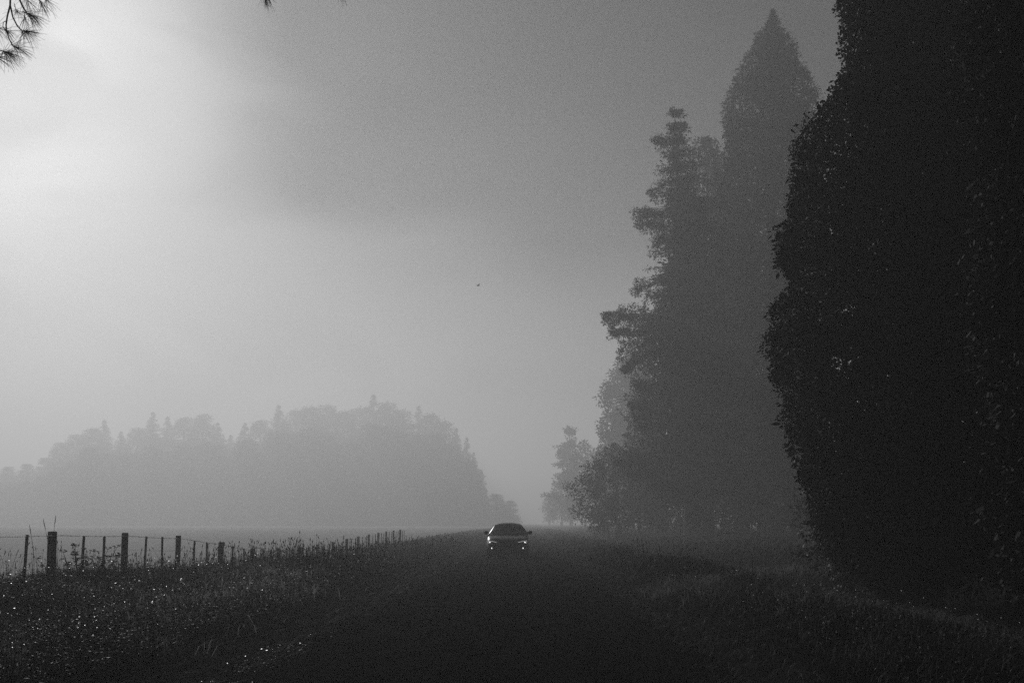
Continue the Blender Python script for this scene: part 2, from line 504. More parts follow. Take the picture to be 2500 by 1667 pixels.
# tall pointed sequoia (about 84 m)
dC = 122.0
tr, cr = MB(), MB()
Lp = [(1773, 29), (1765, 44), (1749, 72), (1733, 88), (1730, 111), (1705, 134), (1693, 167), (1693, 199), (1674, 213), (1667, 245), (1663, 273), (1670, 305), (1675, 342), (1661, 384), (1645, 402), (1640, 500), (1640, 700), (1650, 900), (1660, 1100), (1690, 1180)]
Rp = [(1776, 29), (1790, 46), (1802, 79), (1827, 102), (1837, 148), (1855, 180), (1875, 199), (1877, 236), (1858, 252), (1870, 300), (1885, 400), (1890, 600), (1890, 900), (1880, 1100), (1850, 1180)]
profile_crown([(1775, 28), (1772, 1190)], Lp, Rp, dC, cr, dens=1.9, leaf=0.22, crad=0.46, n_each=40, droop=0.2, jit=0.04, layers=((1, 1),))
profile_crown([(1775, 40), (1772, 1190)], [(x + 7, y + 8) for x, y in Lp], [(x - 7, y + 8) for x, y in Rp], dC, cr, dens=0.9, leaf=0.46, crad=0.8, n_each=34, jit=0.04, layers=((1, 1), (0.6, 0.5)))
for k in range(26):
    q = D(1774.5, 26 + 2.2 * k, dC); w_ = 0.03 + 0.030 * k
    clumps(np.array([q]) + rng.normal(size=(2, 3)) * w_ * 0.5, 0.14 + 0.012 * k, 30, 0.2, cr)
bC = D(1772, 1205, dC); bC.z = float(hgt(bC.x, bC.y)) - 0.1
add_trunk(tr, bC, D(1775, 60, dC), 1.0, 0.05, 0.05)
finish_tree('sequoia_tree', 'tallest grey tree with a sharp pointed top and smooth flame shaped crown', bC, tr, cr)

# ragged fir with jutting limbs (about 77 m)
dD = 114.0
tr, cr, tw = MB(), MB(), MB()
ax = [(1553, 262), (1560, 500), (1582, 800), (1592, 1200)]
def conifer_limbs(axis, left, right, depth, n, tr, cr, leaf=0.27, crad=0.42, n_each=24, droop=0.2, rag=0.5, step=0.5):
    A = np.array([[*D(x, y, depth)] for x, y in axis]); A = A[np.argsort(A[:, 2])]
    L = np.array([[*D(x, y, depth)] for x, y in left]); L = L[np.argsort(L[:, 2])]
    Q = np.array([[*D(x, y, depth)] for x, y in right]); Q = Q[np.argsort(Q[:, 2])]
    zlo, zhi = L[0, 2], L[-1, 2]
    cs = []; rs_ = []
    for k in range(n):
        z = zlo + (zhi - zlo) * (k + random.random()) / n
        z = round(z / 1.3) * 1.3 + random.gauss(0, 0.2)
        z = min(z, zhi)
        ph = random.uniform(0, 2 * math.pi)
        axx = np.interp(z, A[:, 2], A[:, 0])
        rl = axx - np.interp(z, L[:, 2], L[:, 0]); rr = np.interp(z, Q[:, 2], Q[:, 0]) - axx
        w = (math.cos(ph) + 1) / 2
        ln = (rl * (1 - w) + rr * w) * random.uniform(1 - rag, 1.04)
        if ln < 0.25: ln = 0.25
        m = max(3, int(ln / 0.8) + 2)
        t = np.linspace(0, 1, m)
        dz = -droop * ln * t + 0.10 * ln * t ** 3
        pts = np.stack([axx + np.cos(ph) * ln * t, depth + np.sin(ph) * ln * t, z + dz * (0.6 + random.random())], -1)
        pts[1:] += rng.normal(size=(m - 1, 3)) * 0.05
        tr.tube(pts, np.linspace(0.035 + 0.02 * ln / 2, 0.012, m), 4)
        nc = max(2, int(ln / step))
        tt = np.linspace(0.15, 1.0, nc)
        c = np.stack([np.interp(tt, t, pts[:, i]) for i in range(3)], -1)
        c += rng.normal(size=c.shape) * np.array([0.16, 0.16, 0.10]) * (1 + 1.2 * (1 - tt))[:, None]
        cs.append(c); rs_.append(np.full(nc, crad * min(1.0, 0.4 + 0.3 * ln)))
    cs = np.vstack(cs)
    clumps(cs, np.concatenate(rs_), n_each, leaf, cr, droop=0.35, flat=0.55, aspect=0.32)
Lp = [(1547, 256), (1534, 262), (1540, 285), (1530, 310), (1516, 345), (1512, 372), (1516, 405), (1492, 440), (1508, 468), (1500, 500), (1498, 550), (1480, 600), (1474, 660), (1478, 700), (1450, 740), (1440, 800), (1470, 850), (1460, 900), (1452, 940), (1478, 985), (1440, 1020), (1416, 1060), (1440, 1100), (1500, 1130)]
Rp = [(1560, 256), (1578, 282), (1580, 300), (1578, 322), (1590, 340), (1620, 380), (1650, 440), (1670, 520), (1700, 700), (1720, 900), (1730, 1080), (1700, 1130)]
conifer_limbs(ax, Lp, Rp, dD, 620, tr, cr)
profile_crown([(1556, 262), (1590, 1130)], [(x + 40, y + 24) for x, y in Lp if y > 430], [(x - 14, y + 20) for x, y in Rp if y > 380], dD, cr, dens=0.6, leaf=0.5, crad=0.9, n_each=26, layers=((0.8, 1.0), (0.5, 0.5)))
bD = D(1592, 1206, dD); bD.z = float(hgt(bD.x, bD.y)) - 0.1
add_trunk(tr, bD, D(1550, 270, dD), 0.62, 0.03, 0.05, 12)
# limbs that jut out on the road side, drawn at their own slight depth offsets
def jut(base, tip, width_m, n, dy=0.0, hang=0.0):
    a = np.array(D(*base, dD)); b = np.array(D(*tip, dD)); b[1] += dy
    t = np.linspace(0, 1, 7)
    pts = a + (b - a) * t[:, None]; pts[:, 2] += 0.35 * np.sin(t * math.pi) * hang
    tr.tube(pts, np.linspace(0.10, 0.015, 7), 5)
    tt = rng.uniform(0.1, 1.0, n) ** 0.8
    c = a + (b - a) * tt[:, None]
    spread = 1.3 * width_m * (1.05 - tt ** 2.5)
    c += rng.normal(size=c.shape) * (spread[:, None] * np.array([0.35, 0.5, 0.35]))
    clumps(c, 0.32, 34, 0.21, cr, droop=-0.2, flat=0.8, aspect=0.35)
jut((1545, 332), (1500, 321), 0.35, 14)
jut((1530, 420), (1490, 445), 0.5, 14)
jut((1540, 500), (1450, 486), 0.5, 30, hang=0.5)
jut((1530, 520), (1462, 516), 0.6, 22)
jut((1540, 640), (1452, 668), 0.6, 16)
jut((1560, 730), (1384, 728), 0.75, 80, dy=-1, hang=0.6)
jut((1540, 760), (1404, 770), 0.9, 60, dy=-1.5)
jut((1530, 790), (1428, 856), 0.8, 60, dy=-1)
jut((1540, 900), (1450, 880), 0.7, 30)
jut((1540, 950), (1447, 930), 0.8, 40)
jut((1540, 1040), (1412, 1065), 0.8, 40)
def bough(poly, n, spread=1.6):
    '''foliage of one bough that fills an outline, with real depth'''
    xs_, ys_ = [p[0] for p in poly], [p[1] for p in poly]
    got = []
    while len(got) < n:
        x = random.uniform(min(xs_), max(xs_)); y = random.uniform(min(ys_), max(ys_))
        ins = False
        for a in range(len(poly)):
            (xa, ya), (xb, yb) = poly[a], poly[a - 1]
            if (ya > y) != (yb > y) and x < (xb - xa) * (y - ya) / (yb - ya) + xa: ins = not ins
        if ins: got.append(D(x + random.gauss(0, 4), y + random.gauss(0, 5), dD + random.gauss(0, spread)))
    clumps(np.array([tuple(g_) for g_ in got]), 0.26, 30, 0.2, cr, droop=0.3, flat=0.8, aspect=0.35)
    for g_ in got[::5]:
        a = np.array(D(1565, max(400, (1200 - 1200) + sum(ys_) / len(ys_) - 30), dD))
        tr.tube([a, (a + np.array(g_)) / 2 + [0, 0, 0.3], np.array(g_)], [0.05, 0.03, 0.01], 4)
bough([(1382, 726), (1404, 724), (1422, 712), (1450, 706), (1480, 700), (1500, 760), (1486, 812), (1462, 826), (1440, 860), (1428, 852), (1418, 822), (1424, 796), (1404, 782), (1388, 750)], 210)
bough([(1450, 486), (1466, 478), (1490, 486), (1520, 484), (1530, 560), (1500, 570), (1492, 540), (1470, 522), (1456, 508)], 90)
bough([(1500, 321), (1518, 320), (1535, 318), (1540, 336), (1522, 334)], 22, 0.5)
bough([(1455, 884), (1470, 876), (1500, 880), (1500, 1010), (1478, 990), (1452, 940), (1466, 925)], 110)
bough([(1412, 1068), (1424, 1040), (1445, 1022), (1480, 1010), (1500, 1110), (1450, 1104), (1436, 1086)], 110)
bough([(1452, 650), (1470, 640), (1500, 650), (1490, 690), (1470, 684), (1456, 668)], 26)
for (x0, y0, x1, y1) in ((1475, 908, 1418, 912), (1490, 916, 1417, 917), (1468, 934, 1410, 952), (1470, 940, 1428, 966), (1475, 900, 1422, 925), (1470, 960, 1440, 985)):
    a = np.array(D(x0, y0, dD)); b = np.array(D(x1, y1, dD)); b[1] += random.uniform(-0.6, 0.6)
    t = np.linspace(0, 1, 5)
    pts = a + (b - a) * t[:, None] + rng.normal(size=(5, 3)) * 0.04
    tw.tube(pts, np.linspace(0.028, 0.012, 5), 4)
finish_tree('fir_tree', 'ragged grey fir with a bent spire and long limbs reaching left over the road verge', bD, tr, cr, extra=(('dead_twigs', tw, 'bark'),))

# rounder tree between fir and sequoia, a little farther
dE = 140.0
tr, cr = MB(), MB()
Lp = [(1622, 322), (1590, 336), (1572, 370), (1565, 450), (1560, 600), (1560, 900), (1580, 1100)]
Rp = [(1630, 322), (1655, 340), (1668, 380), (1676, 450), (1700, 600), (1700, 900), (1680, 1100)]
profile_crown([(1625, 322), (1625, 1150)], Lp, Rp, dE, cr, dens=0.7, leaf=0.46, crad=0.95, n_each=34, jit=0.14, layers=((1, 1), (0.6, 0.4)))
bE = D(1628, 1208, dE); bE.z = float(hgt(bE.x, bE.y)) - 0.1
add_trunk(tr, bE, D(1625, 350, dE), 0.5, 0.05, 0.2)
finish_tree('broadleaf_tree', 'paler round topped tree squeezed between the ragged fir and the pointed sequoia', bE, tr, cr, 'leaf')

# dark mass filling the row between sequoia and near giant
for (x, top, d, w, lab) in ((1700, 470, 134, 95, 'broad grey conifer filling the gap under the round topped tree and the sequoia'),
                            (1845, 420, 98, 90, 'lower grey conifer standing between the pointed sequoia and the giant near black tree'),
                            (1520, 640, 146, 85, 'hazy conifer behind the lower limbs of the ragged fir')):
    tr, cr = MB(), MB()
    Lp = [(x - 2, top), (x - w * 0.35, top + 60), (x - w * 0.6, top + 160), (x - w * 0.85, top + 320), (x - w, top + 500), (x - w, 1080), (x - w * 0.7, 1150)]
    Rp = [(2 * x - a, b) for a, b in Lp]
    profile_crown([(x, top), (x, 1180)], Lp, Rp, d, cr, dens=0.75, leaf=0.40, crad=0.85, n_each=40, jit=0.2, layers=((1, 1), (0.6, 0.4)))
    b = D(x, 1206, d); b.z = float(hgt(b.x, b.y)) - 0.1
    add_trunk(tr, b, D(x, top + 20, d), 0.5, 0.04, 0.1)
    finish_tree('conifer_tree', lab, b, tr, cr)

# undergrowth: single bushes under the row of trees
bush_data = []
BUSH_LAB = ['tallest undergrowth bush under the ragged fir', 'undergrowth bush close to the roadside bushy tree', 'round bush between the fir trunk and the sequoia trunk',
            'wide bush at the foot of the pointed sequoia', 'bush in the dark gap right of the sequoia trunk', 'low bush at the left foot of the giant near black tree',
            'bush under the left skirt of the giant near black tree', 'black bush between the two near trunks at the right', 'bush in the black shade by the right border',
            'small bush farthest to the left under the tree row', 'hazy bush behind the ragged fir trunk', 'hazy bush behind the pointed sequoia',
            'near black bush at the road side of the giant near black tree', 'near black bush right below the giant near black tree']
for k, (x, top, d, w) in enumerate(((1560, 1098, 128, 75), (1470, 1120, 134, 60), (1660, 1110, 120, 80), (1755, 1096, 112, 85), (1850, 1090, 92, 80), (1920, 1115, 56, 85),
                                    (2010, 1120, 40, 95), (2180, 1090, 42, 130), (2330, 1080, 36, 120), (1395, 1150, 128, 45), (1530, 1060, 140, 80), (1720, 1050, 138, 95), (1945, 1165, 29, 95), (2070, 1190, 25, 120))):
    tr, cr = MB(), MB()
    bot = (1275 + 1.5 * FPX / d) / 1.063 if d < 35 else 1212
    Lp = [(x - 4, top), (x - w * 0.55, top + 12), (x - w * 0.85, top + 35), (x - w, top + 70), (x - w * 0.9, bot)]
    Rp = [(2 * x - a, b) for a, b in Lp]
    near_ = d < 35
    profile_crown([(x, top), (x, bot)], Lp, Rp, d, cr, dens=5.0 if near_ else 1.0, leaf=0.09 if near_ else 0.3, crad=0.3 if near_ else 0.6, n_each=34, jit=0.18, droop=-0.1, layers=((1, 1), (0.6, 0.7)))
    b = D(x, bot - 7, d); b.z = float(hgt(b.x, b.y)) - 0.1
    add_trunk(tr, b, D(x, top + 50, d), 0.12, 0.03, 0.1)
    finish_tree('bush', BUSH_LAB[k], b, tr, cr, 'leaf', 'bush', 'undergrowth bushes under the tree row')

# farther lobed tree (about 175 m)
dF = 290.0
tr, cr = MB(), MB()
Lp = [(1448, 800), (1420, 835), (1400, 862), (1392, 890), (1380, 912), (1386, 940), (1376, 975), (1384, 1005), (1378, 1030), (1372, 1060), (1366, 1110), (1375, 1165)]
Rp = [(1452, 800), (1480, 850), (1500, 900), (1520, 1000), (1520, 1165)]
profile_crown([(1450, 800), (1450, 1180)], Lp, Rp, dF, cr, dens=0.35, leaf=0.75, crad=1.3, n_each=46, jit=0.05, layers=((1, 1), (0.6, 0.4)))
bF = D(1450, 1202, dF); bF.z = 0
add_trunk(tr, bF, D(1450, 830, dF), 0.6, 0.05, 0.2)
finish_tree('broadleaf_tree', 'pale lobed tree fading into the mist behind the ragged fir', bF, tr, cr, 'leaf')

# bushy tree at the road side (about 104 m)
dG = 135.0
tr, cr = MB(), MB()
Lp = [(1408, 1022), (1380, 1046), (1352, 1060), (1336, 1085), (1322, 1110), (1322, 1150), (1318, 1180), (1330, 1196)]
Rp = [(1416, 1022), (1470, 1060), (1510, 1110), (1520, 1150), (1520, 1196)]
profile_crown([(1412, 1022), (1415, 1200)], Lp, Rp, dG, cr, dens=1.2, leaf=0.26, crad=0.6, n_each=44, jit=0.14, droop=-0.1, layers=((1, 1), (0.6, 0.6)))
bG = D(1415, 1204, dG); bG.z = float(hgt(bG.x, bG.y))
add_trunk(tr, bG, D(1412, 1060, dG), 0.3, 0.04, 0.2)
finish_tree('bushy_tree', 'low bushy tree at the roadside under the ragged fir', bG, tr, cr, 'leaf')

# distant open tree right of the road gap (about 265 m)
dH = 470.0
tr, cr = MB(), MB()
bH = D(1312, 1203, dH); bH.z = 0
topH = D(1308, 985, dH)
add_trunk(tr, bH, topH, 0.45, 0.05, 0.2)
cs = []
for k in range(60):
    t = random.uniform(0.18, 1.0)
    ph = random.uniform(0, 6.283)
    ln = (1.2 - t) * 12.0 * random.uniform(0.5, 1.0) * (1 if math.cos(ph) < 0 else 0.7)
    p0 = np.array(bH) * (1 - t) + np.array(topH) * t
    p1 = p0 + np.array([math.cos(ph) * ln, math.sin(ph) * ln, random.uniform(-0.3, 0.9)])
    tr.tube([p0, (p0 + p1) / 2 + [0, 0, 0.2], p1], [0.12, 0.07, 0.03], 4)
    tt = rng.uniform(0.4, 1.0, 5)
    cs.append(p0 + (p1 - p0) * tt[:, None] + rng.normal(size=(5, 3)) * 0.4)
clumps(np.vstack(cs), 1.4, 24, 0.8, cr, droop=0, flat=0.4)
finish_tree('pine_tree', 'faint open branched tree in the mist to the right of the road gap', bH, tr, cr)

# more of the row, ever fainter, down the right of the road
for i, (x, top, d) in enumerate(((1290, 1090, 500), (1345, 1010, 400), (1262, 1135, 600))):
    tr, cr = MB(), MB()
    w = (1180 - top) * 0.36
    Lp = [(x - 2, top), (x - w * 0.5, top + (1190 - top) * 0.2), (x - w * 0.9, top + (1190 - top) * 0.5), (x - w, 1165), (x - w * 0.8, 1195)]
    Rp = [(2 * x - a, b) for a, b in Lp]
    profile_crown([(x, top), (x, 1200)], Lp, Rp, d, cr, dens=0.3, leaf=0.9, crad=1.3, n_each=24, jit=0.2, layers=((1, 1),))
    b = D(x, 1201, d); b.z = 0
    add_trunk(tr, b, D(x, top + 10, d), 0.35, 0.04, 0.1)
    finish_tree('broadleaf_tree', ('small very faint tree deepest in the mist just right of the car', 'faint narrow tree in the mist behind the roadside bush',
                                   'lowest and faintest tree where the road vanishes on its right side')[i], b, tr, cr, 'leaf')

# ------------------------------------------------------------------ far shelterbelt on the left (things, shared crowns)
def proto_conifer(h, w, seed, rag, pointed=True):
    tr, cr = MB(), MB()
    add_trunk(tr, (0, 0, -0.3), (0, 0, h * 0.97), 0.02 * h, 0.05, 0.1)
    n = 230
    z = h * (0.06 + 0.93 * rng.uniform(0, 1, n) ** (0.9 if pointed else 1.15))
    t = z / h
    prof = (1 - t) ** (1.0 if pointed else 0.5)
    r = w * prof * rng.uniform(1 - rag, 1.0, n)
    ph = rng.uniform(0, 6.283, n)
    c = np.stack([r * np.cos(ph), r * np.sin(ph), z - 0.12 * r], -1)
    clumps(c, 0.12 + 1.4 * (1 - t) ** 0.8 if pointed else 1.4, 34, 0.30 + 0.5 * (1 - t) if pointed else 0.7, cr, droop=0.3, flat=0.7)
    c2 = np.stack([r * 0.5 * np.cos(ph), r * 0.5 * np.sin(ph), z], -1)[t < 0.62]
    clumps(c2, 1.4, 12, 1.1, cr, droop=0.3)
    return tr.mesh('trunk', True), cr.mesh('crown')
protos = [proto_conifer(30, 5.6, 0, 0.45), proto_conifer(30, 6.0, 1, 0.3, False), proto_conifer(30, 4.2, 2, 0.55), proto_conifer(30, 6.5, 3, 0.35, False)]
tops = [(-30, 1062), (20, 1072), (62, 1066), (105, 1052), (140, 1018), (175, 1000), (212, 985), (240, 966), (278, 992), (318, 985), (352, 948), (385, 958), (425, 962), (468, 955), (500, 972), (530, 1000), (563, 972), (600, 968), (640, 932), (680, 944), (715, 936), (752, 934), (790, 946), (828, 938), (858, 908), (890, 928), (925, 946), (962, 934), (990, 952), (1020, 968), (1048, 985), (1072, 1006), (1088, 1040), (1100, 1080)]
for i, (x, y) in enumerate(tops):
    d = 745 + random.uniform(-10, 12) + (12 if i % 2 else 0) - 60 * (i / len(tops))
    top = D(x, y, d)
    yl = tops[max(0, i - 1)][1]; yr = tops[min(len(tops) - 1, i + 1)][1]
    sp = i in (7, 10, 16, 18, 24, 27, 32)
    k = 0 if sp else random.choice((1, 3, 1, 3, 0))
    tm, cm = protos[k]
    gz_ = float(hgt(top.x, d)); s = (top.z - gz_) / 29.5
    if i in (7, 24, 16):
        lab = {7: 'hazy conifer spire standing up at the left part of the far tree line', 24: 'highest spire of the far hazy tree line', 16: 'hazy spire just right of the notch in the far tree line'}[i]
    elif i == 33: lab = 'last hazy tree of the far belt, at the edge of the road gap'
    else: lab = 'hazy conifer in the far shelterbelt across the field'
    root = empty('conifer_tree', (top.x, d, gz_), lab, 'tree', 'trees of the far shelterbelt', random.uniform(0, 6.28))
    q_ = top.z / 29.5 * (1.25 if k in (0, 2) else 1.0)
    root.scale = (q_, q_, s)
    link('trunk', tm, M['bark'], root); link('crown', cm, M['foliage'], root)
# second, lower row and the low edge near the road gap
for i, (x, y) in enumerate([(x, y) for x, y in zip(range(-10, 1120, 36), [0] * 99)]):
    yy = np.interp(x, [a for a, b in tops], [b for a, b in tops])
    y = yy + random.uniform(35, 80)
    d = 660 - 60 * (x / 1100) + random.uniform(-6, 6)
    top = D(x, y, d)
    tm, cm = protos[random.choice((1, 3))]
    gz_ = float(hgt(top.x, d)); s = (top.z - gz_) / 29.5
    root = empty('conifer_tree', (top.x, d, gz_), 'lower hazy tree in front of the far shelterbelt', 'tree', 'lower trees before the far shelterbelt', random.uniform(0, 6.28))
    q_ = top.z / 29.5 * 1.35
    root.scale = (q_, q_, s)
    link('trunk', tm, M['bark'], root); link('crown', cm, M['foliage'], root)
for i, (x, y, d) in enumerate(((1140, 1135, 560), (1172, 1150, 600))):
    top = D(x, y, d)
    tm, cm = protos[3]
    s = top.z / 29.5
    root = empty('broadleaf_tree', (top.x, d, 0), ('low hazy bush beside the end of the far tree line', 'smaller faint bush where the road vanishes on its left side')[i], 'bush', None, i * 2.0)
    root.scale = (s * 2.2, s * 2.2, s)
    link('trunk', tm, M['bark'], root); link('crown', cm, M['foliage'], root)

# ------------------------------------------------------------------ car
def car():
    Y0 = 55.0
    root = empty('car', (-0.9, Y0, 0.03), 'dark hatchback driving towards the camera with its headlights lit', 'car')
    # local frame: x right in picture, y away from camera, front at y=0
    def loft(secs, closed=True, smooth=True):
        mb = MB(); n = len(secs[0])
        v = np.array(secs, float).reshape(-1, 3)
        m = len(secs)
        i, j = np.meshgrid(np.arange(m - 1), np.arange(n - 1), indexing='ij')
        q = np.stack([i * n + j, (i + 1) * n + j, (i + 1) * n + j + 1, i * n + j + 1], -1).reshape(-1, 4)
        mb.add(v, q)
        return mb
    # lower body: rings across x at stations y; each ring from left sill over the bonnet to right sill
    st = [  # y, half width, hood z, sill z
        (0.00, 0.60, 0.66, 0.24), (0.04, 0.74, 0.72, 0.20), (0.14, 0.83, 0.78, 0.18), (0.35, 0.88, 0.86, 0.18), (0.75, 0.90, 0.93, 0.18),
        (1.20, 0.90, 0.985, 0.18), (1.45, 0.90, 1.01, 0.18), (2.4, 0.90, 0.99, 0.18), (3.4, 0.90, 1.0, 0.18), (3.9, 0.88, 1.0, 0.2), (4.25, 0.80, 0.95, 0.25), (4.33, 0.66, 0.8, 0.32)]
    secs = []
    for y, w, hz, sz in st:
        ring = []
        prof = [(-0.96, sz), (-1.0, sz + 0.10), (-1.0, 0.52), (-0.985, hz - 0.13), (-0.93, hz - 0.045), (-0.80, hz - 0.012), (-0.55, hz + 0.012), (-0.3, hz + 0.006), (0, hz + 0.018)]
        prof += [(-a, b) for a, b in prof[-2::-1]]
        for a, b in prof:
            ring.append((a * w, y + 0.05 * abs(a) ** 3, b))
        secs.append(ring)
    mb = loft(secs)
    n = len(secs[0])
    for base, flip in ((0, 1), ((len(secs) - 1) * n, 0)):          # nose and tail closed
        c = np.mean(np.array(secs[0 if base == 0 else -1]), axis=0)
        mb.add(np.vstack([np.array(secs[0 if base == 0 else -1]), c]), None, [((n, (k + 1) % n, k) if flip else (n, k, (k + 1) % n)) for k in range(n)])
    body = link('body', mb.mesh('body', True), M['paint'], root)
    # cabin
    cab = []
    cst = [(1.18, 0.0), (1.62, 0.5), (2.05, 0.93), (2.25, 1.0), (3.0, 1.0), (3.6, 0.86), (4.05, 0.45), (4.2, 0.02)]
    for y, k in cst:
        z0 = 0.93; zt = 0.99 + 0.49 * k
        hw_b, hw_t = 0.865, 0.85 - 0.255 * k
        ring = [(-hw_b, z0), (-(hw_b + hw_t) / 2 - 0.03, (z0 + zt) / 2), (-hw_t, zt - 0.075), (-hw_t + 0.09, zt - 0.015), (-hw_t * 0.45, zt + 0.022), (0, zt + 0.034)]
        ring += [(-a, b) for a, b in ring[-2::-1]]
        cab.append([(a, y, b) for a, b in ring])
    link('roof', loft(cab).mesh('roof', True), M['paint'], root)
    # windscreen, slightly proud of the cabin front
    ws = MB()
    V = []
    for k in np.linspace(0, 1, 6):
        y = 1.20 + 0.80 * k - 0.03; z = 1.00 + 0.415 * k; hw = 0.815 - 0.235 * k
        for a in np.linspace(-1, 1, 9):
            V.append((a * hw, y + 0.10 * a * a - 0.03, z + 0.035 - 0.03 * a * a))
    q = [(i * 9 + j, i * 9 + j + 1, (i + 1) * 9 + j + 1, (i + 1) * 9 + j) for i in range(5) for j in range(8)]
    ws.add(V, q)
    link('windscreen', ws.mesh('windscreen', True), M['glass'], root)
    for s in (-1, 1):
        g = MB()
        g.add([(s * 0.845, 1.55, 1.02), (s * 0.845, 3.7, 1.02), (s * 0.66, 3.45, 1.38), (s * 0.66, 2.2, 1.40)], [(0, 1, 2, 3)])
        link('side_window', g.mesh('side_window'), M['glass'], root)
        # mirror: shaped housing on a stalk
        mm = MB()
        rings = []
        for t, ry_, rz_ in ((0.0, 0.03, 0.035), (0.06, 0.075, 0.075), (0.13, 0.085, 0.09), (0.19, 0.06, 0.07), (0.225, 0.02, 0.03)):
            x = 0.84 + t * 1.0
            rings.append([(s * x, 1.72 + 0.05 * t + ry_ * math.cos(a), 1.07 + 0.08 * t + rz_ * math.sin(a)) for a in np.linspace(0, 2 * math.pi, 11)])
        lm = loft(rings)
        mir = link('wing_mirror', lm.mesh('wing_mirror', True), M['trim'], root)
        st_ = MB().tube([(s * 0.78, 1.70, 1.00), (s * 0.86, 1.72, 1.06)], 0.03, 5)
        link('mirror_stalk', st_.mesh('mirror_stalk'), M['trim'], mir)
        # headlight: wedge housing, projector, thin lit strip
        hl = MB()
        pts = [(0.34, -0.02, 0.70), (0.60, -0.02, 0.725), (0.835, 0.13, 0.775), (0.825, 0.13, 0.665), (0.72, 0.035, 0.645), (0.52, -0.02, 0.675)]
        f = [(s * x, y - 0.035, z) for x, y, z in pts]; bk = [(s * x, y + 0.10, z) for x, y, z in pts]
        nn = 6
        hl.add(f + bk, [(k, (k + 1) % nn, nn + (k + 1) % nn, nn + k) for k in range(nn)], [(0, 1, 5), (1, 2, 5), (2, 4, 5), (2, 3, 4)])
        h = link('headlight', hl.mesh('headlight'), M['lens'], root)
        pj = MB()
        a = np.linspace(0, 2 * math.pi, 13)[:-1]
        cx, cz, cy = s * 0.742, 0.688, 0.02
        pj.add([(cx + 0.034 * math.cos(t), cy + 0.01, cz + 0.018 * math.sin(t)) for t in a] + [(cx, cy - 0.03, cz)], None, [(12, k, (k + 1) % 12) for k in range(12)])
        link('lamp', pj.mesh('lamp', True), M['lamp'], h)
        sp = MB().tube([(s * 0.46, -0.065, 0.69), (s * 0.66, -0.055, 0.735), (s * 0.822, 0.06, 0.752), (s * 0.822, 0.07, 0.67), (s * 0.76, 0.02, 0.652)], 0.008, 4)
        link('light_strip', sp.mesh('light_strip'), M['lamp_dim'], h)
        fg = MB()
        fg.add([(s * 0.66 + 0.05 * math.cos(t), -0.005 + 0.02 * abs(s), 0.455 + 0.06 * math.sin(t)) for t in a] + [(s * 0.66, 0.06, 0.455)], None, [(12, k, (k + 1) % 12) for k in range(12)])
        fo = link('fog_light', fg.mesh('fog_light'), M['trim'], root)
        fl = MB()
        fl.add([(s * 0.665 + 0.015 * math.cos(t), -0.01, 0.445 + 0.028 * math.sin(t)) for t in a] + [(s * 0.665, -0.03, 0.445)], None, [(12, k, (k + 1) % 12) for k in range(12)])
        link('lamp', fl.mesh('lamp'), M['lamp'], fo)
    # grille with bars, lower intake, bumper lip, plate
    gr = MB().box((0, -0.012, 0.60), (0.86, 0.05, 0.15), 1, 0.015)
    g = link('grille', gr.mesh('grille'), M['trim'], root)
    for k in range(3):
        link('grille_bar', MB().box((0, -0.045, 0.555 + 0.04 * k), (0.80, 0.016, 0.010)).mesh('grille_bar'), M['rim'], g)
    link('lower_intake', MB().box((0, -0.008, 0.34), (1.1, 0.06, 0.13), 1, 0.02).mesh('lower_intake'), M['trim'], root)
    link('bumper_lip', MB().box((0, -0.02, 0.235), (1.24, 0.10, 0.022), 1, 0.006).mesh('bumper_lip'), M['rim'], root)
    link('undertray', MB().box((0, 1.9, 0.20), (1.5, 3.6, 0.10)).mesh('undertray'), M['trim'], root)
    link('number_plate', MB().box((0, -0.045, 0.45), (0.36, 0.012, 0.10)).mesh('number_plate'), M['trim'], root)
    for s, y in ((-1, 0.85), (1, 0.85), (-1, 3.5), (1, 3.5)):
        w = MB()
        rings = []
        for dx, r in ((-0.11, 0.20), (-0.11, 0.30), (-0.08, 0.325), (0.08, 0.325), (0.11, 0.30), (0.11, 0.20)):
            rings.append([(s * 0.79 + dx, y + r * math.cos(a), 0.325 + r * math.sin(a)) for a in np.linspace(0, 2 * math.pi, 21)])
        ty = loft(rings)
        wh = link('wheel', ty.mesh('wheel', True), M['tyre'], root)
        rm = MB()
        a = np.linspace(0, 2 * math.pi, 11)[:-1]
        V = [(s * 0.885, y, 0.325)]
        for k, t in enumerate(a):
            V.append((s * 0.88, y + 0.2 * math.cos(t), 0.325 + 0.2 * math.sin(t)))
        rm.add(V, None, [(0, 1 + k, 1 + (k + 1) % 10) for k in range(0, 10, 2)])
        rm.tube([(s * 0.84, y, 0.325), (s * 0.895, y, 0.325)], 0.07, 10)
        link('rim', rm.mesh('rim'), M['rim'], wh)
    return root
car()

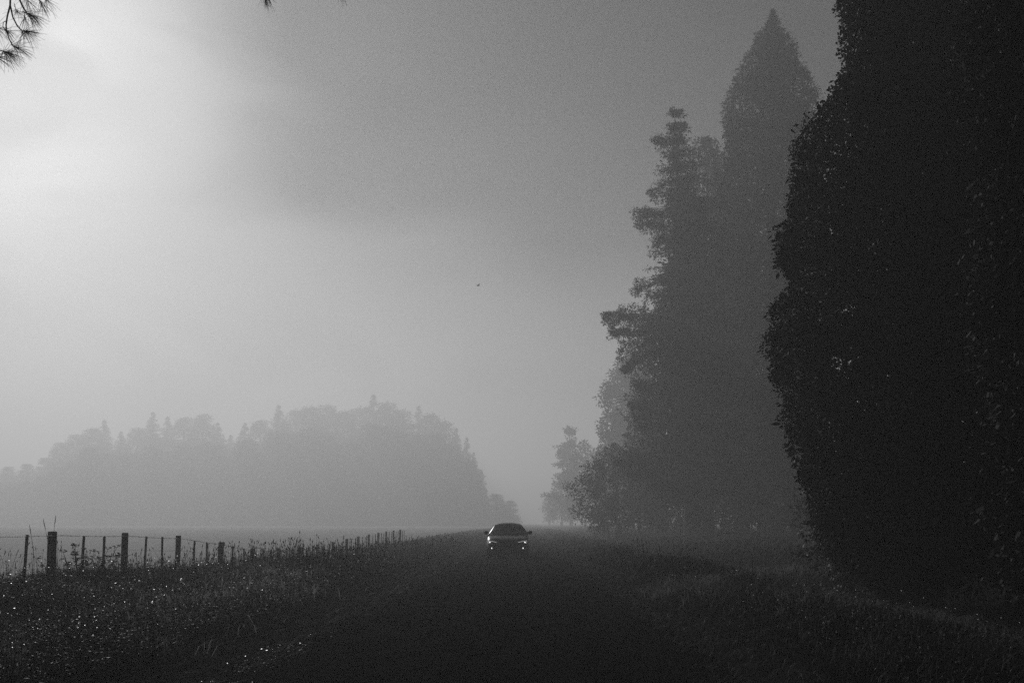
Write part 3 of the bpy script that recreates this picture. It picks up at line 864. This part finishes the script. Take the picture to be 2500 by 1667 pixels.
# ------------------------------------------------------------------ fence
fence = empty('wire_fence', (FENCE_X, 25, 0.2), 'post and barbed wire fence running along the weedy field edge', 'fence')
def gz(x, y): return float(np.interp(y, fy, fz))
pm = []
for k in range(3):
    mb = MB().box((0, 0, 0.42), (0.13 - 0.008 * k, 0.13 - 0.008 * k, 1.52), 1.06 if k != 1 else 0.97, 0.012)
    pm.append(mb.mesh('post'))
bm_ = MB().box((0, 0, 0.45), (0.038, 0.045, 1.32), 1.1).mesh('batten')
posts = []
for n in range(-3, 16):
    y = 25 + 4.5 * n + random.uniform(-0.12, 0.12)
    z = gz(0, y)
    o = link('post', pm[n % 3], M['wood'], fence)
    o.location = (0, y - 25, z - 0.2); o.rotation_euler = (random.uniform(-0.02, 0.02), random.uniform(-0.015, 0.02), random.uniform(-0.2, 0.2))
    for j in (1, 2):
        yb = y + 1.5 * j + random.uniform(-0.08, 0.08)
        b = link('batten', bm_, M['wood'], fence)
        b.location = (0.03, yb - 25, gz(0, yb) - 0.2 + random.uniform(-0.02, 0.03)); b.rotation_euler = (random.uniform(-0.05, 0.05), random.uniform(-0.03, 0.03), 0)
yy = np.arange(11, 92.6, 0.75)
for k, hgt_w in enumerate((1.10, 0.79, 0.55, 0.32)):
    mb = MB()
    pts = [(0.07, y - 25, gz(0, y) - 0.2 + hgt_w - 0.012 * math.sin((y - 25) / 4.5 * math.pi) ** 2) for y in yy]
    mb.tube(pts, 0.0045 if k == 0 else 0.0028, 4)
    if k == 0:
        for y in np.arange(14, 60, 0.11):
            p = np.array((0.07, y - 25, np.interp(y, yy, [q[2] for q in pts])))
            for _ in range(2):
                dd = unit(rng.normal(size=3)) * 0.016
                mb.tube([p - dd, p + dd], 0.003, 3)
    link('barbed_wire' if k == 0 else 'wire', mb.mesh('wire'), M['wire'], fence)

# ------------------------------------------------------------------ near pine, trunk outside the frame on the left, twigs hanging into it
pine_base = Vector((-8.6, 13.0, float(hgt(-8.6, 13.0)) - 0.1))
tr, cr, nd = MB(), MB(), MB()
pine = empty('pine_tree', pine_base, 'long needled pine whose hanging twigs reach into the upper left corner', 'tree')
add_trunk(tr, pine_base, (-8.3, 13.2, 16), 0.32, 0.06, 0.08)
dP = 12.5
def twig(pts_px, r0=0.009, r1=0.004, depth=dP, tuft=True, n=70, nl=0.19, spread=0.9, back=True, dy=None):
    """pts_px in photograph pixels"""
    dj = random.uniform(-0.25, 0.25) if dy is None else dy
    pts = np.array([[*P(x, y, depth + dj * i / max(1, len(pts_px) - 1))] for i, (x, y) in enumerate(pts_px)])
    cr.tube(pts, np.linspace(r0, r1, len(pts)), 5)
    if tuft:
        d = unit(pts[-1] - pts[-2])
        base = pts[-1] - d * rng.uniform(0, 0.10, (n, 1))
        dirs = d + rng.normal(size=(n, 3)) * spread * 0.55
        dirs[:, 2] -= 0.12
        needles(base, dirs, nl)
def needles(base, dirs, nl):
    n = len(base); dirs = unit(dirs)
    L = nl * rng.uniform(0.75, 1.15, n)[:, None]
    side = unit(np.cross(dirs, rng.normal(size=(n, 3)))) * 0.0017
    mid = base + dirs * L * 0.5; tip = base + dirs * L; tip[:, 2] -= 0.10 * L[:, 0]
    v = np.stack([base - side, base + side, mid + side, mid - side, tip + side * 0.6, tip - side * 0.6], 1)
    k = np.arange(n)[:, None] * 6
    nd.add(v, np.vstack([k + np.array([0, 1, 2, 3]), k + np.array([3, 2, 4, 5])]))
twig([(26, -60), (26, -20), (25, 14), (18, 40), (15, 62), (16, 76), (22, 95), (31, 112), (46, 118)], 0.012, 0.005)
twig([(25, 14), (31, 42), (42, 64), (54, 76), (66, 79)], 0.009, 0.005, n=90)
twig([(34, -40), (46, -4), (56, 18), (66, 33), (76, 37)], 0.012, 0.006, n=100)
twig([(15, 52), (8, 55), (7, 66), (15, 74), (22, 78)], 0.005, 0.003, n=30)
twig([(76, -30), (92, -4), (98, 4), (103, 12)], 0.007, 0.004, n=40)
twig([(56, -30), (62, -8), (68, 6)], 0.007, 0.004, n=40)
twig([(100, -40), (110, -6), (114, 0)], 0.007, 0.004, n=30)
twig([(-60, 100), (-20, 115), (2, 124), (20, 130)], 0.008, 0.005, n=110, nl=0.22)
twig([(-60, 130), (-30, 138), (-6, 140)], 0.008, 0.005, n=60, nl=0.2)
twig([(-40, 50), (-18, 62), (-6, 70)], 0.006, 0.004, n=50)
twig([(35, 10), (38, 22), (42, 30)], 0.004, 0.003, n=40, nl=0.15)
twig([(60, 36), (61, 48)], 0.004, 0.003, n=30, nl=0.17)
twig([(54, 76), (56, 84)], 0.003, 0.003, n=16, nl=0.14)
twig([(640, -60), (645, -24), (650, -8)], 0.008, 0.005, n=70, nl=0.15, spread=0.5, depth=11.5)
twig([(826, -70), (830, -34), (831, -22)], 0.006, 0.004, n=18, nl=0.17, spread=0.4, depth=11.5)
# limb that carries them, above the frame
limb = [(-8.4, 13.1, 7.9)] + [tuple(P(x, y, d)) for x, y, d in ((-250, -330, 12.8), (30, -150, 12.5), (330, -180, 12.0), (640, -110, 11.5), (830, -90, 11.5))]
tr.tube(limb, [0.11, 0.08, 0.06, 0.045, 0.025, 0.012], 7)
for x, y, x1, y1, d in ((26, -60, 20, -155, 12.5), (34, -40, 32, -150, 12.5), (76, -30, 60, -155, 12.5), (56, -30, 50, -150, 12.5), (100, -40, 90, -156, 12.45), (640, -60, 636, -112, 11.5), (826, -70, 830, -90, 11.5)):
    cr.tube([tuple(P(x, y, d)), tuple(P(x1, y1, d))], [0.011, 0.014], 5)
lim2 = [(-8.45, 13.1, 6.6)] + [tuple(P(x, y, d)) for x, y, d in ((-330, 40, 12.8), (-150, 60, 12.6), (-60, 110, 12.5))]
tr.tube(lim2, [0.07, 0.045, 0.03, 0.009], 6)
tr.tube([tuple(P(-150, 60, 12.6)), tuple(P(-90, 45, 12.5)), tuple(P(-40, 50, 12.5))], [0.02, 0.012, 0.007], 5)
tr.tube([tuple(P(-110, 85, 12.55)), tuple(P(-60, 130, 12.5))], [0.014, 0.009], 5)
# upper crown of the pine (outside the frame, shades nothing in view)
cc = np.array([(-8.4, 13.2, 9.5)]) + rng.normal(size=(170, 3)) * np.array([1.3, 1.3, 2.2]) + np.array([0, 0, 2.4])
for c in cc:
    n = 26
    needles(np.repeat(c[None], n, 0), rng.normal(size=(n, 3)) + np.array([0, 0, 0.3]), 0.22)
    tr.tube([(-8.4, 13.15, max(6.0, c[2] - 0.8)), tuple(c)], [0.03, 0.008], 4)
link('trunk', local(tr, pine_base).mesh('trunk', True), M['bark'], pine)
link('twigs', local(cr, pine_base).mesh('twigs', True), M['bark'], pine, kind='stuff')
link('needles', local(nd, pine_base).mesh('needles'), M['needle'], pine, kind='stuff')

# ------------------------------------------------------------------ bird
bp = D(1098, 656, 120)
bd = empty('bird', bp, 'small dark bird gliding alone in the misty sky', 'bird', rz=0.5)
mb = MB()
rings = []
for t, r in ((-0.18, 0.008), (-0.10, 0.035), (0, 0.05), (0.09, 0.035), (0.13, 0.028), (0.17, 0.006)):
    rings.append([(t, r * math.cos(a), r * math.sin(a)) for a in np.linspace(0, 2 * math.pi, 9)])
v = np.array(rings).reshape(-1, 3)
mb.add(v, [(i * 9 + j, i * 9 + j + 1, (i + 1) * 9 + j + 1, (i + 1) * 9 + j) for i in range(5) for j in range(8)])
link('body', mb.mesh('body', True), M['bird'], bd)
for s in (-1, 1):
    w = MB()
    th = 0.012
    out = [(0.07, 0.03, 0.02), (0.09, 0.14, 0.09), (0.02, 0.30, 0.13 if s > 0 else 0.18), (-0.06, 0.13, 0.08), (-0.06, 0.03, 0.01)]
    up = [(x, s * y, z + th / 2) for x, y, z in out]; dn = [(x, s * y, z - th / 2) for x, y, z in out]
    w.add(up + dn, [(0, 1, 3, 4), (9, 8, 6, 5)] + [(k, 5 + k, 5 + (k + 1) % 5, (k + 1) % 5) for k in range(5)], [(1, 2, 3), (8, 7, 6)])
    link('wing', w.mesh('wing'), M['bird'], bd)
link('tail', MB().add([(-0.15, 0.015, 0), (-0.15, -0.015, 0), (-0.27, -0.04, 0), (-0.27, 0.04, 0), (-0.2, 0, 0.012)], [(0, 1, 2, 3)], [(0, 4, 1), (1, 4, 2), (2, 4, 3), (3, 4, 0)]).mesh('tail'), M['bird'], bd)

# ------------------------------------------------------------------ grass and weeds
def blades(x, y, h, w, mb, lean=0.35, z0=None):
    n = len(x)
    z = hgt(x, y) if z0 is None else z0
    b = np.stack([x, y, z - 0.02], -1)
    a = rng.uniform(0, 2 * math.pi, n)
    side = np.stack([np.cos(a), np.sin(a), np.zeros(n)], -1) * (w / 2)[:, None]
    la = rng.uniform(0, 2 * math.pi, n); ll = np.abs(rng.normal(size=n)) * lean
    d = np.stack([np.cos(la) * ll, np.sin(la) * ll, np.ones(n)], -1)
    mid = b + d * (h * 0.55)[:, None]
    d2 = d.copy(); d2[:, :2] *= 2.4; d2[:, 2] *= 0.9
    tip = b + d2 * h[:, None] * 0.95
    v = np.stack([b - side, b + side, mid + side * 0.8, mid - side * 0.8, tip], 1)
    k = np.arange(n)[:, None] * 5
    mb.add(v, k + np.array([0, 1, 2, 3]), k + np.array([3, 2, 4]))
    return tip

def scatter(n, yr, xl, xr, power=1.6):
    """n ground positions, denser near the camera"""
    u = rng.uniform(0, 1, n)
    y = yr[0] + (yr[1] - yr[0]) * u ** power
    x = rng.uniform(0, 1, n) * (xr(y) - xl(y)) + xl(y)
    return x, y
def inframe(x, y, pad=0.6):
    m = (x / y > -(1290 + 60) / FPX - pad / y) & (x / y < (1210 + 60) / FPX + pad / y)
    return m

dens_noise = lambda x, y: 0.5 + 0.5 * wob(x * 1.7 + 5, y * 1.7, 2.2)
# left verge grass
g = MB()
x, y = scatter(165000, (5.0, 95.0), lambda y: np.maximum(-(1350 / FPX) * y - 0.8, -26 + 0 * y), lambda y: -3.25 + 0 * y, 1.75)
m = (x < -3.25) & (rng.uniform(0, 1, len(x)) < sm(-0.1, 0.9, -3.25 - x) * 0.8 + 0.25)
x, y = x[m], y[m]
px_ = np.maximum(y, 8) / 1280.0
tall = 0.5 + 0.5 * wob(x, y, 1.3)
h = (0.12 + 0.26 * np.clip(tall, 0, 1.2)) * rng.uniform(0.5, 1.25, len(x)) * (0.4 + 0.6 * sm(0, 1.6, -3.25 - x)) * (1 - 0.35 * sm(40, 50, y)) * (x > -10.5)
blades(x, y, h, np.maximum(0.007, px_ * 0.7), g)
link('verge_grass', g.mesh('verge_grass'), M['grass'], kind='stuff')
# right verge grass
g = MB()
x, y = scatter(120000, (5.0, 110.0), lambda y: 2.05 + 0 * y, lambda y: np.minimum((1290 / FPX) * y + 0.8, 40 + 0 * y), 1.7)
m = (x > 2.05) & (rng.uniform(0, 1, len(x)) < sm(-0.1, 0.8, x - 2.05) * 0.8 + 0.25)
x, y = x[m], y[m]
px_ = np.maximum(y, 8) / 1280.0
tall = 0.5 + 0.5 * wob(x + 9, y, 1.1)
h = (0.10 + 0.24 * np.clip(tall, 0, 1.2)) * rng.uniform(0.5, 1.25, len(x)) * (0.45 + 0.55 * sm(0, 1.6, x - 2.05))
blades(x, y, h, np.maximum(0.007, px_ * 0.7), g)
link('verge_grass', g.mesh('verge_grass'), M['grass'], kind='stuff')
# field behind the fence and far verges
g = MB()
x, y = scatter(60000, (40, 260), lambda y: -(1330 / FPX) * y, lambda y: (1250 / FPX) * y, 1.6)
m = (x > 2.2) & (y > 80) | (x < -3.3) & (x > -9.8) & (y > 90)
x, y = x[m], y[m]
blades(x, y, rng.uniform(0.15, 0.4, len(x)), y / 1280 * 0.7, g)
link('field_grass', g.mesh('field_grass'), M['grass'], kind='stuff')

# dry pale grass in drifts (pale band over the bank on the right, patches on the left mound)
g = MB()
def drift(cx, cy, sx, sy, n, hh=0.35, ang=0.0):
    u = rng.normal(size=n) * sx; v = rng.normal(size=n) * sy
    x = cx + u * math.cos(ang) - v * math.sin(ang); y = cy + u * math.sin(ang) + v * math.cos(ang)
    m = ((x < -3.5) | (x > 2.3)) & (y > 4) & (wob(x * 2.2 + 3, y * 2.2, 2.6) > rng.uniform(-0.35, 0.35, n))
    x, y = x[m], y[m]
    blades(x, y, hh * rng.uniform(0.4, 1.2, len(x)), np.maximum(0.006, y / 1280 * 0.8), g, 0.5)
for i in range(11):
    t = i / 10
    drift(2.9 + 2.6 * t, 26 - 13.5 * t, 0.36, 0.8, 800, 0.27)
for i in range(6):
    t = i / 5
    drift(4.8 + 4.4 * t, 46 - 8 * t, 0.5, 1.4, 260, 0.4)
for i in range(9):
    drift(random.uniform(2.8, 6), random.uniform(8, 15), 0.6, 1.0, 260, 0.16)
# ragged short grass and moss creeping over both road edges
gg, g = g, MB()
for side, x0 in ((-1, -3.0), (1, 1.95)):
    n = 30000
    y = 6 + 74 * rng.uniform(0, 1, n) ** 1.8
    edge = x0 + side * -1 * (0.16 + 0.22 * wob(y * 1.9, y * 0.7 + side, 2.4) + 0.1 * wob(y * 7, y, 2.0))
    x = edge + side * rng.exponential(0.28, n) * 1.0
    blades(x, y, rng.uniform(0.03, 0.12, n), np.maximum(0.006, y / 1280 * 0.6), g, 0.6, z0=np.maximum(hgt(x, y), 0.012))
link('edge_grass', g.mesh('edge_grass'), M['grass'], kind='stuff')
g = gg
link('dry_grass', g.mesh('dry_grass'), M['drygrass'], kind='stuff')
g = MB()
for i in range(6):
    drift(-5.0 - 0.35 * i, 22 + 1.8 * i, 0.5, 1.2, 450, 0.3)
for (cx, cy, sx_, sy_, n_) in ((-5.4, 28.5, 0.35, 0.7, 500), (-4.9, 25.0, 0.4, 1.0, 700), (-5.6, 22.0, 0.45, 0.9, 700), (-5.9, 19.0, 0.4, 0.7, 500), (-5.2, 17.2, 0.35, 0.5, 350), (-6.4, 16.0, 0.3, 0.4, 260), (-7.6, 22.5, 0.5, 0.5, 260)):
    drift(cx, cy, sx_, sy_, n_, 0.34)
drift(-4.6, 15, 0.5, 1.5, 500, 0.25); drift(-5.3, 18.5, 0.6, 1.2, 700, 0.3)
link('pale_grass', g.mesh('pale_grass'), M['palegrass'], kind='stuff')


# leafy weeds
def weeds(x, y, h, n_leaf, size, mb, stems=True):
    z = hgt(x, y)
    N = len(x)
    la = rng.uniform(0, 6.283, N); ll = np.abs(rng.normal(size=N)) * 0.18
    ax = np.stack([np.cos(la) * ll, np.sin(la) * ll, np.ones(N)], -1)
    b = np.stack([x, y, z], -1)
    idx = np.repeat(np.arange(N), n_leaf)
    t = rng.uniform(0.1, 1.0, len(idx))
    pos = b[idx] + ax[idx] * (h[idx] * t)[:, None]
    ph = rng.uniform(0, 6.283, len(idx))
    d = np.stack([np.cos(ph), np.sin(ph), rng.uniform(-0.2, 0.9, len(idx))], -1)
    s = size[idx] * (1.25 - 0.7 * t) * rng.uniform(0.7, 1.3, len(idx))
    leaves(pos, d, s, s * 0.42, mb, curl=0.12)
    if stems:
        w = np.full(N, 0.005)
        tip = b + ax * h[:, None]
        side = np.stack([np.cos(la + 1.5), np.sin(la + 1.5), 0 * la], -1) * 0.003
        mb.add(np.stack([b - side, b + side, tip + side * .5, tip - side * .5], 1), np.arange(N * 4).reshape(N, 4))
w = MB()
x, y = scatter(6500, (5.5, 55.0), lambda y: np.maximum(-(1350 / FPX) * y - 0.5, -14 + 0 * y), lambda y: -4.0 + 0 * y, 1.5)
m = (x < -4.0) & (x > -10) & (dens_noise(x, y) > 0.25)
x, y = x[m], y[m]
weeds(x, y, rng.uniform(0.15, 0.45, len(x)) * (1 - 0.4 * sm(38, 48, y)), 30, 0.035 + y / 1280 * 0.85, w)
x, y = scatter(2600, (6, 50.0), lambda y: 2.9 + 0 * y, lambda y: (1290 / FPX) * y + 0.5, 1.4)
m = (x > 2.9) & (dens_noise(x, y) > 0.4)
x, y = x[m], y[m]
weeds(x, y, rng.uniform(0.08, 0.28, len(x)), 26, 0.025 + y / 1280 * 0.8, w)
link('weeds', w.mesh('weeds'), M['weed'], kind='stuff')

# seed head stalks
s_ = MB()
def stalks(x, y, h, mb, head=0.07):
    n = len(x); z = hgt(x, y)
    b = np.stack([x, y, z], -1)
    a = rng.uniform(0, 6.283, n); l = np.abs(rng.normal(size=n)) * 0.12
    d = np.stack([np.cos(a) * l, np.sin(a) * l, np.ones(n)], -1)
    mid = b + d * h[:, None] * 0.6
    d2 = d * np.array([1.9, 1.9, 1.0])
    tip = b + d2 * h[:, None]
    for rot in (0, math.pi / 2):
        sd = np.stack([np.full(n, math.cos(rot)), np.full(n, math.sin(rot)), np.zeros(n)], -1) * (np.maximum(0.0018, y / 1280 * 0.14))[:, None]
        v = np.stack([b - sd, b + sd, mid + sd, mid - sd, tip + sd * .6, tip - sd * .6], 1)
        k = np.arange(n)[:, None] * 6
        mb.add(v, np.vstack([k + np.array([0, 1, 2, 3]), k + np.array([3, 2, 4, 5])]))
        hs = sd * 3.6
        hl = head * rng.uniform(0.7, 1.5, n)[:, None]
        dv = unit(tip - mid)
        v = np.stack([tip - dv * 0.01, tip + dv * hl * 0.4 + hs, tip + dv * hl, tip + dv * hl * 0.4 - hs], 1)
        mb.add(v, np.arange(n * 4).reshape(n, 4))
x, y = scatter(650, (14, 60), lambda y: np.maximum(-(1340 / FPX) * y, -12 + 0 * y), lambda y: -4.6 + 0 * y, 1.0)
m = x < -4.6
stalks(x[m], y[m], rng.uniform(0.35, 0.75, m.sum()), s_)
x, y = rng.uniform(-8.2, -4.4, 420), rng.uniform(29, 44, 420)      # on the mound
stalks(x, y, rng.uniform(0.3, 0.62, 420), s_, 0.09)
x, y = rng.uniform(-9.5, -4.0, 300), rng.uniform(44, 85, 300)
stalks(x, y, rng.uniform(0.3, 0.7, 300), s_, 0.1)
x, y = rng.uniform(3.2, 12, 260), rng.uniform(12, 60, 260)
stalks(x, y, rng.uniform(0.25, 0.6, 260), s_)
link('seed_stalks', s_.mesh('seed_stalks'), M['weed'], kind='stuff')

# dew drops catching the low sun
dw = MB()
ico = []
phi = (1 + 5 ** 0.5) / 2
for a in (-1, 1):
    for b in (-phi, phi):
        ico += [(0, a, b), (a, b, 0), (b, 0, a)]
import itertools
ico = unit(np.array(ico))
faces = [f for f in itertools.combinations(range(12), 3) if all(np.linalg.norm(ico[f[i]] - ico[f[j]]) < 1.1 for i, j in ((0, 1), (1, 2), (0, 2)))]
faces = [f if np.dot(np.cross(ico[f[1]] - ico[f[0]], ico[f[2]] - ico[f[0]]), ico[f[0]]) > 0 else (f[0], f[2], f[1]) for f in faces]
def dew(x, y, up):
    z = hgt(x, y) + up
    n = len(x); r = rng.uniform(0.0045, 0.010, n) * np.clip(y / 14, 0.7, 2.0)
    v = np.stack([x, y, z], -1)[:, None] + ico[None] * r[:, None, None]
    f = (np.arange(n)[:, None, None] * 12 + np.array(faces)[None]).reshape(-1, 3)
    dw.add(v, None, f)
x, y = scatter(500, (6.5, 34), lambda y: -(1300 / FPX) * y, lambda y: -4.1 + 0 * y, 1.0)
m = (x < -4.1) & (dens_noise(x * 1.5, y * 1.5) > 0.45)
x, y = x[m], y[m]
dew(x, y, rng.uniform(0.25, 0.5, len(x)))
y = 12.3 + 5.4 * rng.uniform(0, 1, 120) ** 1.3
x = -2.93 + rng.normal(size=120) * (0.05 + 0.10 * np.abs(np.sin(y * 2.1)))
x, y = x[np.sin(y * 3.3) + np.sin(y * 1.7 + 1) > -0.7], y[np.sin(y * 3.3) + np.sin(y * 1.7 + 1) > -0.7]
dew(x, y, rng.uniform(0.02, 0.07, len(x)) - np.minimum(0, hgt(x, y)))
x, y = rng.uniform(2.8, 7, 60), rng.uniform(13, 26, 60)
dew(x, y, rng.uniform(0.2, 0.4, 60))
wl = MB()
def glint(x, y, up):  # loose glossy facets added for wet glints, tilted to mirror the sun
    n = len(x)
    nrm = unit(np.array([-0.12, -0.05, 1.0]) + rng.normal(size=(n, 3)) * 0.30)
    a = unit(np.cross(nrm, rng.normal(size=(n, 3)))); b = np.cross(nrm, a)
    c = np.stack([x, y, hgt(x, y) + up], -1)
    L = (rng.uniform(0.005, 0.012, n) * np.clip(y / 13, 0.8, 1.8))[:, None]
    wl.add(np.stack([c - a * L, c + b * L * 0.6, c + a * L, c - b * L * 0.6], 1), np.arange(n * 4).reshape(n, 4))
x, y = scatter(2900, (6.2, 40), lambda y: -(1300 / FPX) * y, lambda y: -4.0 + 0 * y, 1.0)
m = (x < -4.0) & (x > -11) & (dens_noise(x * 1.5, y * 1.5) > 0.35)
x, y = x[m], y[m]
glint(x, y, rng.uniform(0.25, 0.5, len(x)))
y = 12.3 + 5.4 * rng.uniform(0, 1, 260) ** 1.3
x = -2.93 + rng.normal(size=260) * (0.05 + 0.14 * np.abs(np.sin(y * 2.1)))
k_ = np.sin(y * 3.3) + np.sin(y * 5.7 + 1) > -0.4
glint(x[k_], y[k_], rng.uniform(0.02, 0.07, k_.sum()) + 0.02)
x, y = rng.uniform(2.6, 8, 150), rng.uniform(11, 28, 150)
glint(x, y, rng.uniform(0.2, 0.4, 150))
link('wet_glints', wl.mesh('wet_glints'), M['glint'], kind='stuff')
link('dew_drops', dw.mesh('dew_drops'), M['dew'], kind='stuff')

# single plants one can point to
def plant(name, label, cat, px, py, depth, build, mat='weed'):
    q = D(px, py, depth)
    base = Vector((q.x, q.y, float(hgt(q.x, q.y))))
    root = empty(name, base, label, cat)
    build(root, base)
    return root
def umbel_bush(root, base):
    st, hd, lf = MB(), MB(), MB()
    for k in range(26):
        x = random.gauss(0.1, 0.5); y = random.gauss(0, 0.3); h = random.uniform(0.45, 0.85) * (1 - 0.35 * abs(x))
        p = [(x * 0.35, y * 0.35, 0), (x * 0.7, y * 0.7, h * 0.55), (x, y, h)]
        st.tube(p, [0.008, 0.006, 0.004], 4)
        for j in range(5):
            a = random.uniform(0, 6.28); q = np.array(p[2]) + np.array([math.cos(a) * 0.06, math.sin(a) * 0.06, random.uniform(0.01, 0.05)])
            st.tube([p[2], q], 0.003, 3)
            hd.box(q, (0.022, 0.022, 0.012), 1.3)
            hd.box(q + np.array([random.uniform(-.03, .03), random.uniform(-.02, .02), 0.006]), (0.02, 0.02, 0.012), 1.2)
        n = 22
        t = rng.uniform(0.05, 0.9, n)
        pos = np.stack([np.interp(t, [0, .55, 1], [q[i] for q in p]) for i in range(3)], -1)
        leaves(pos, rng.normal(size=(n, 3)) * np.array([1, 1, .5]), rng.uniform(0.06, 0.13, n), 0.025, lf)
    link('stems', st.mesh('stems'), M['weed'], root); link('flower_heads', hd.mesh('flower_heads'), M['weed'], root, kind='stuff'); link('leaves', lf.mesh('leaves'), M['weed'], root, kind='stuff')
plant('flowering_weed', 'dark flat headed flowering weed clump right of the nearest thick fence post', 'plant', 193, 1290, 24.3, umbel_bush)
def tall_stems(root, base):
    st = MB(); hds = []
    for dx, h, ln in ((-0.02, 1.10, -0.16), (0.05, 1.16, 0.05), (-0.30, 0.98, -0.12)):
        p = [(dx, 0, 0), (dx, 0.02, h * 0.7), (dx + ln * 0.5, 0, h)]
        st.tube(p, [0.006, 0.005, 0.003], 4)
        hds.append(MB().tube([(p[2][0] - ln * 0.05, 0, h - 0.02), (p[2][0] + ln * 0.15, 0, h + 0.08), (p[2][0] + ln * 0.3, 0, h + 0.18)], [0.004, 0.009, 0.002], 5))
    link('stems', st.mesh('stems'), M['weed'], root); [link('seed_head', q.mesh('seed_head'), M['weed'], root) for q in hds]
plant('tall_grass_stems', 'tall thin stems rising above the barbed wire left of the thick post', 'plant', 112, 1290, 24.0, tall_stems)
def feather_plant(root, base):
    st, lf = MB(), MB()
    for k in range(9):
        a = random.uniform(-0.7, 0.7); h = random.uniform(0.35, 0.6)
        p = [(0, 0, 0), (math.sin(a) * h * 0.3, random.uniform(-.05, .05), h * 0.5), (math.sin(a) * h * 0.45, random.uniform(-.1, .1), h)]
        st.tube(p, [0.006, 0.004, 0.002], 4)
        n = 70
        t = rng.uniform(0.25, 1, n)
        pos = np.stack([np.interp(t, [0, .5, 1], [q[i] for q in p]) for i in range(3)], -1)
        leaves(pos, np.stack([rng.normal(size=n), rng.normal(size=n), rng.uniform(0.4, 1.6, n)], -1), rng.uniform(0.04, 0.08, n), 0.008, lf)
    link('stems', st.mesh('stems'), M['drygrass'], root); link('leaves', lf.mesh('leaves'), M['drygrass'], root, kind='stuff')
plant('feathery_plant', 'pale feathery plant low in the dewy weeds at the left border', 'plant', 32, 1455, 10.5, feather_plant)
plant('feathery_plant', 'small pale feathery tuft on the weedy mound left of the road', 'plant', 733, 1320, 27.0, feather_plant)
def stick(root, base):
    link('stem', MB().tube([(0, 0, 0.02), (0.04, 0.01, 0.14), (0.10, 0, 0.26), (0.12, 0, 0.36)], [0.008, 0.007, 0.005, 0.003], 5).mesh('stem'), M['drygrass'], root)
plant('dry_stalk', 'single bent pale stalk standing in the dark grass at the left road edge', 'plant', 575, 1428, 15.0, stick)
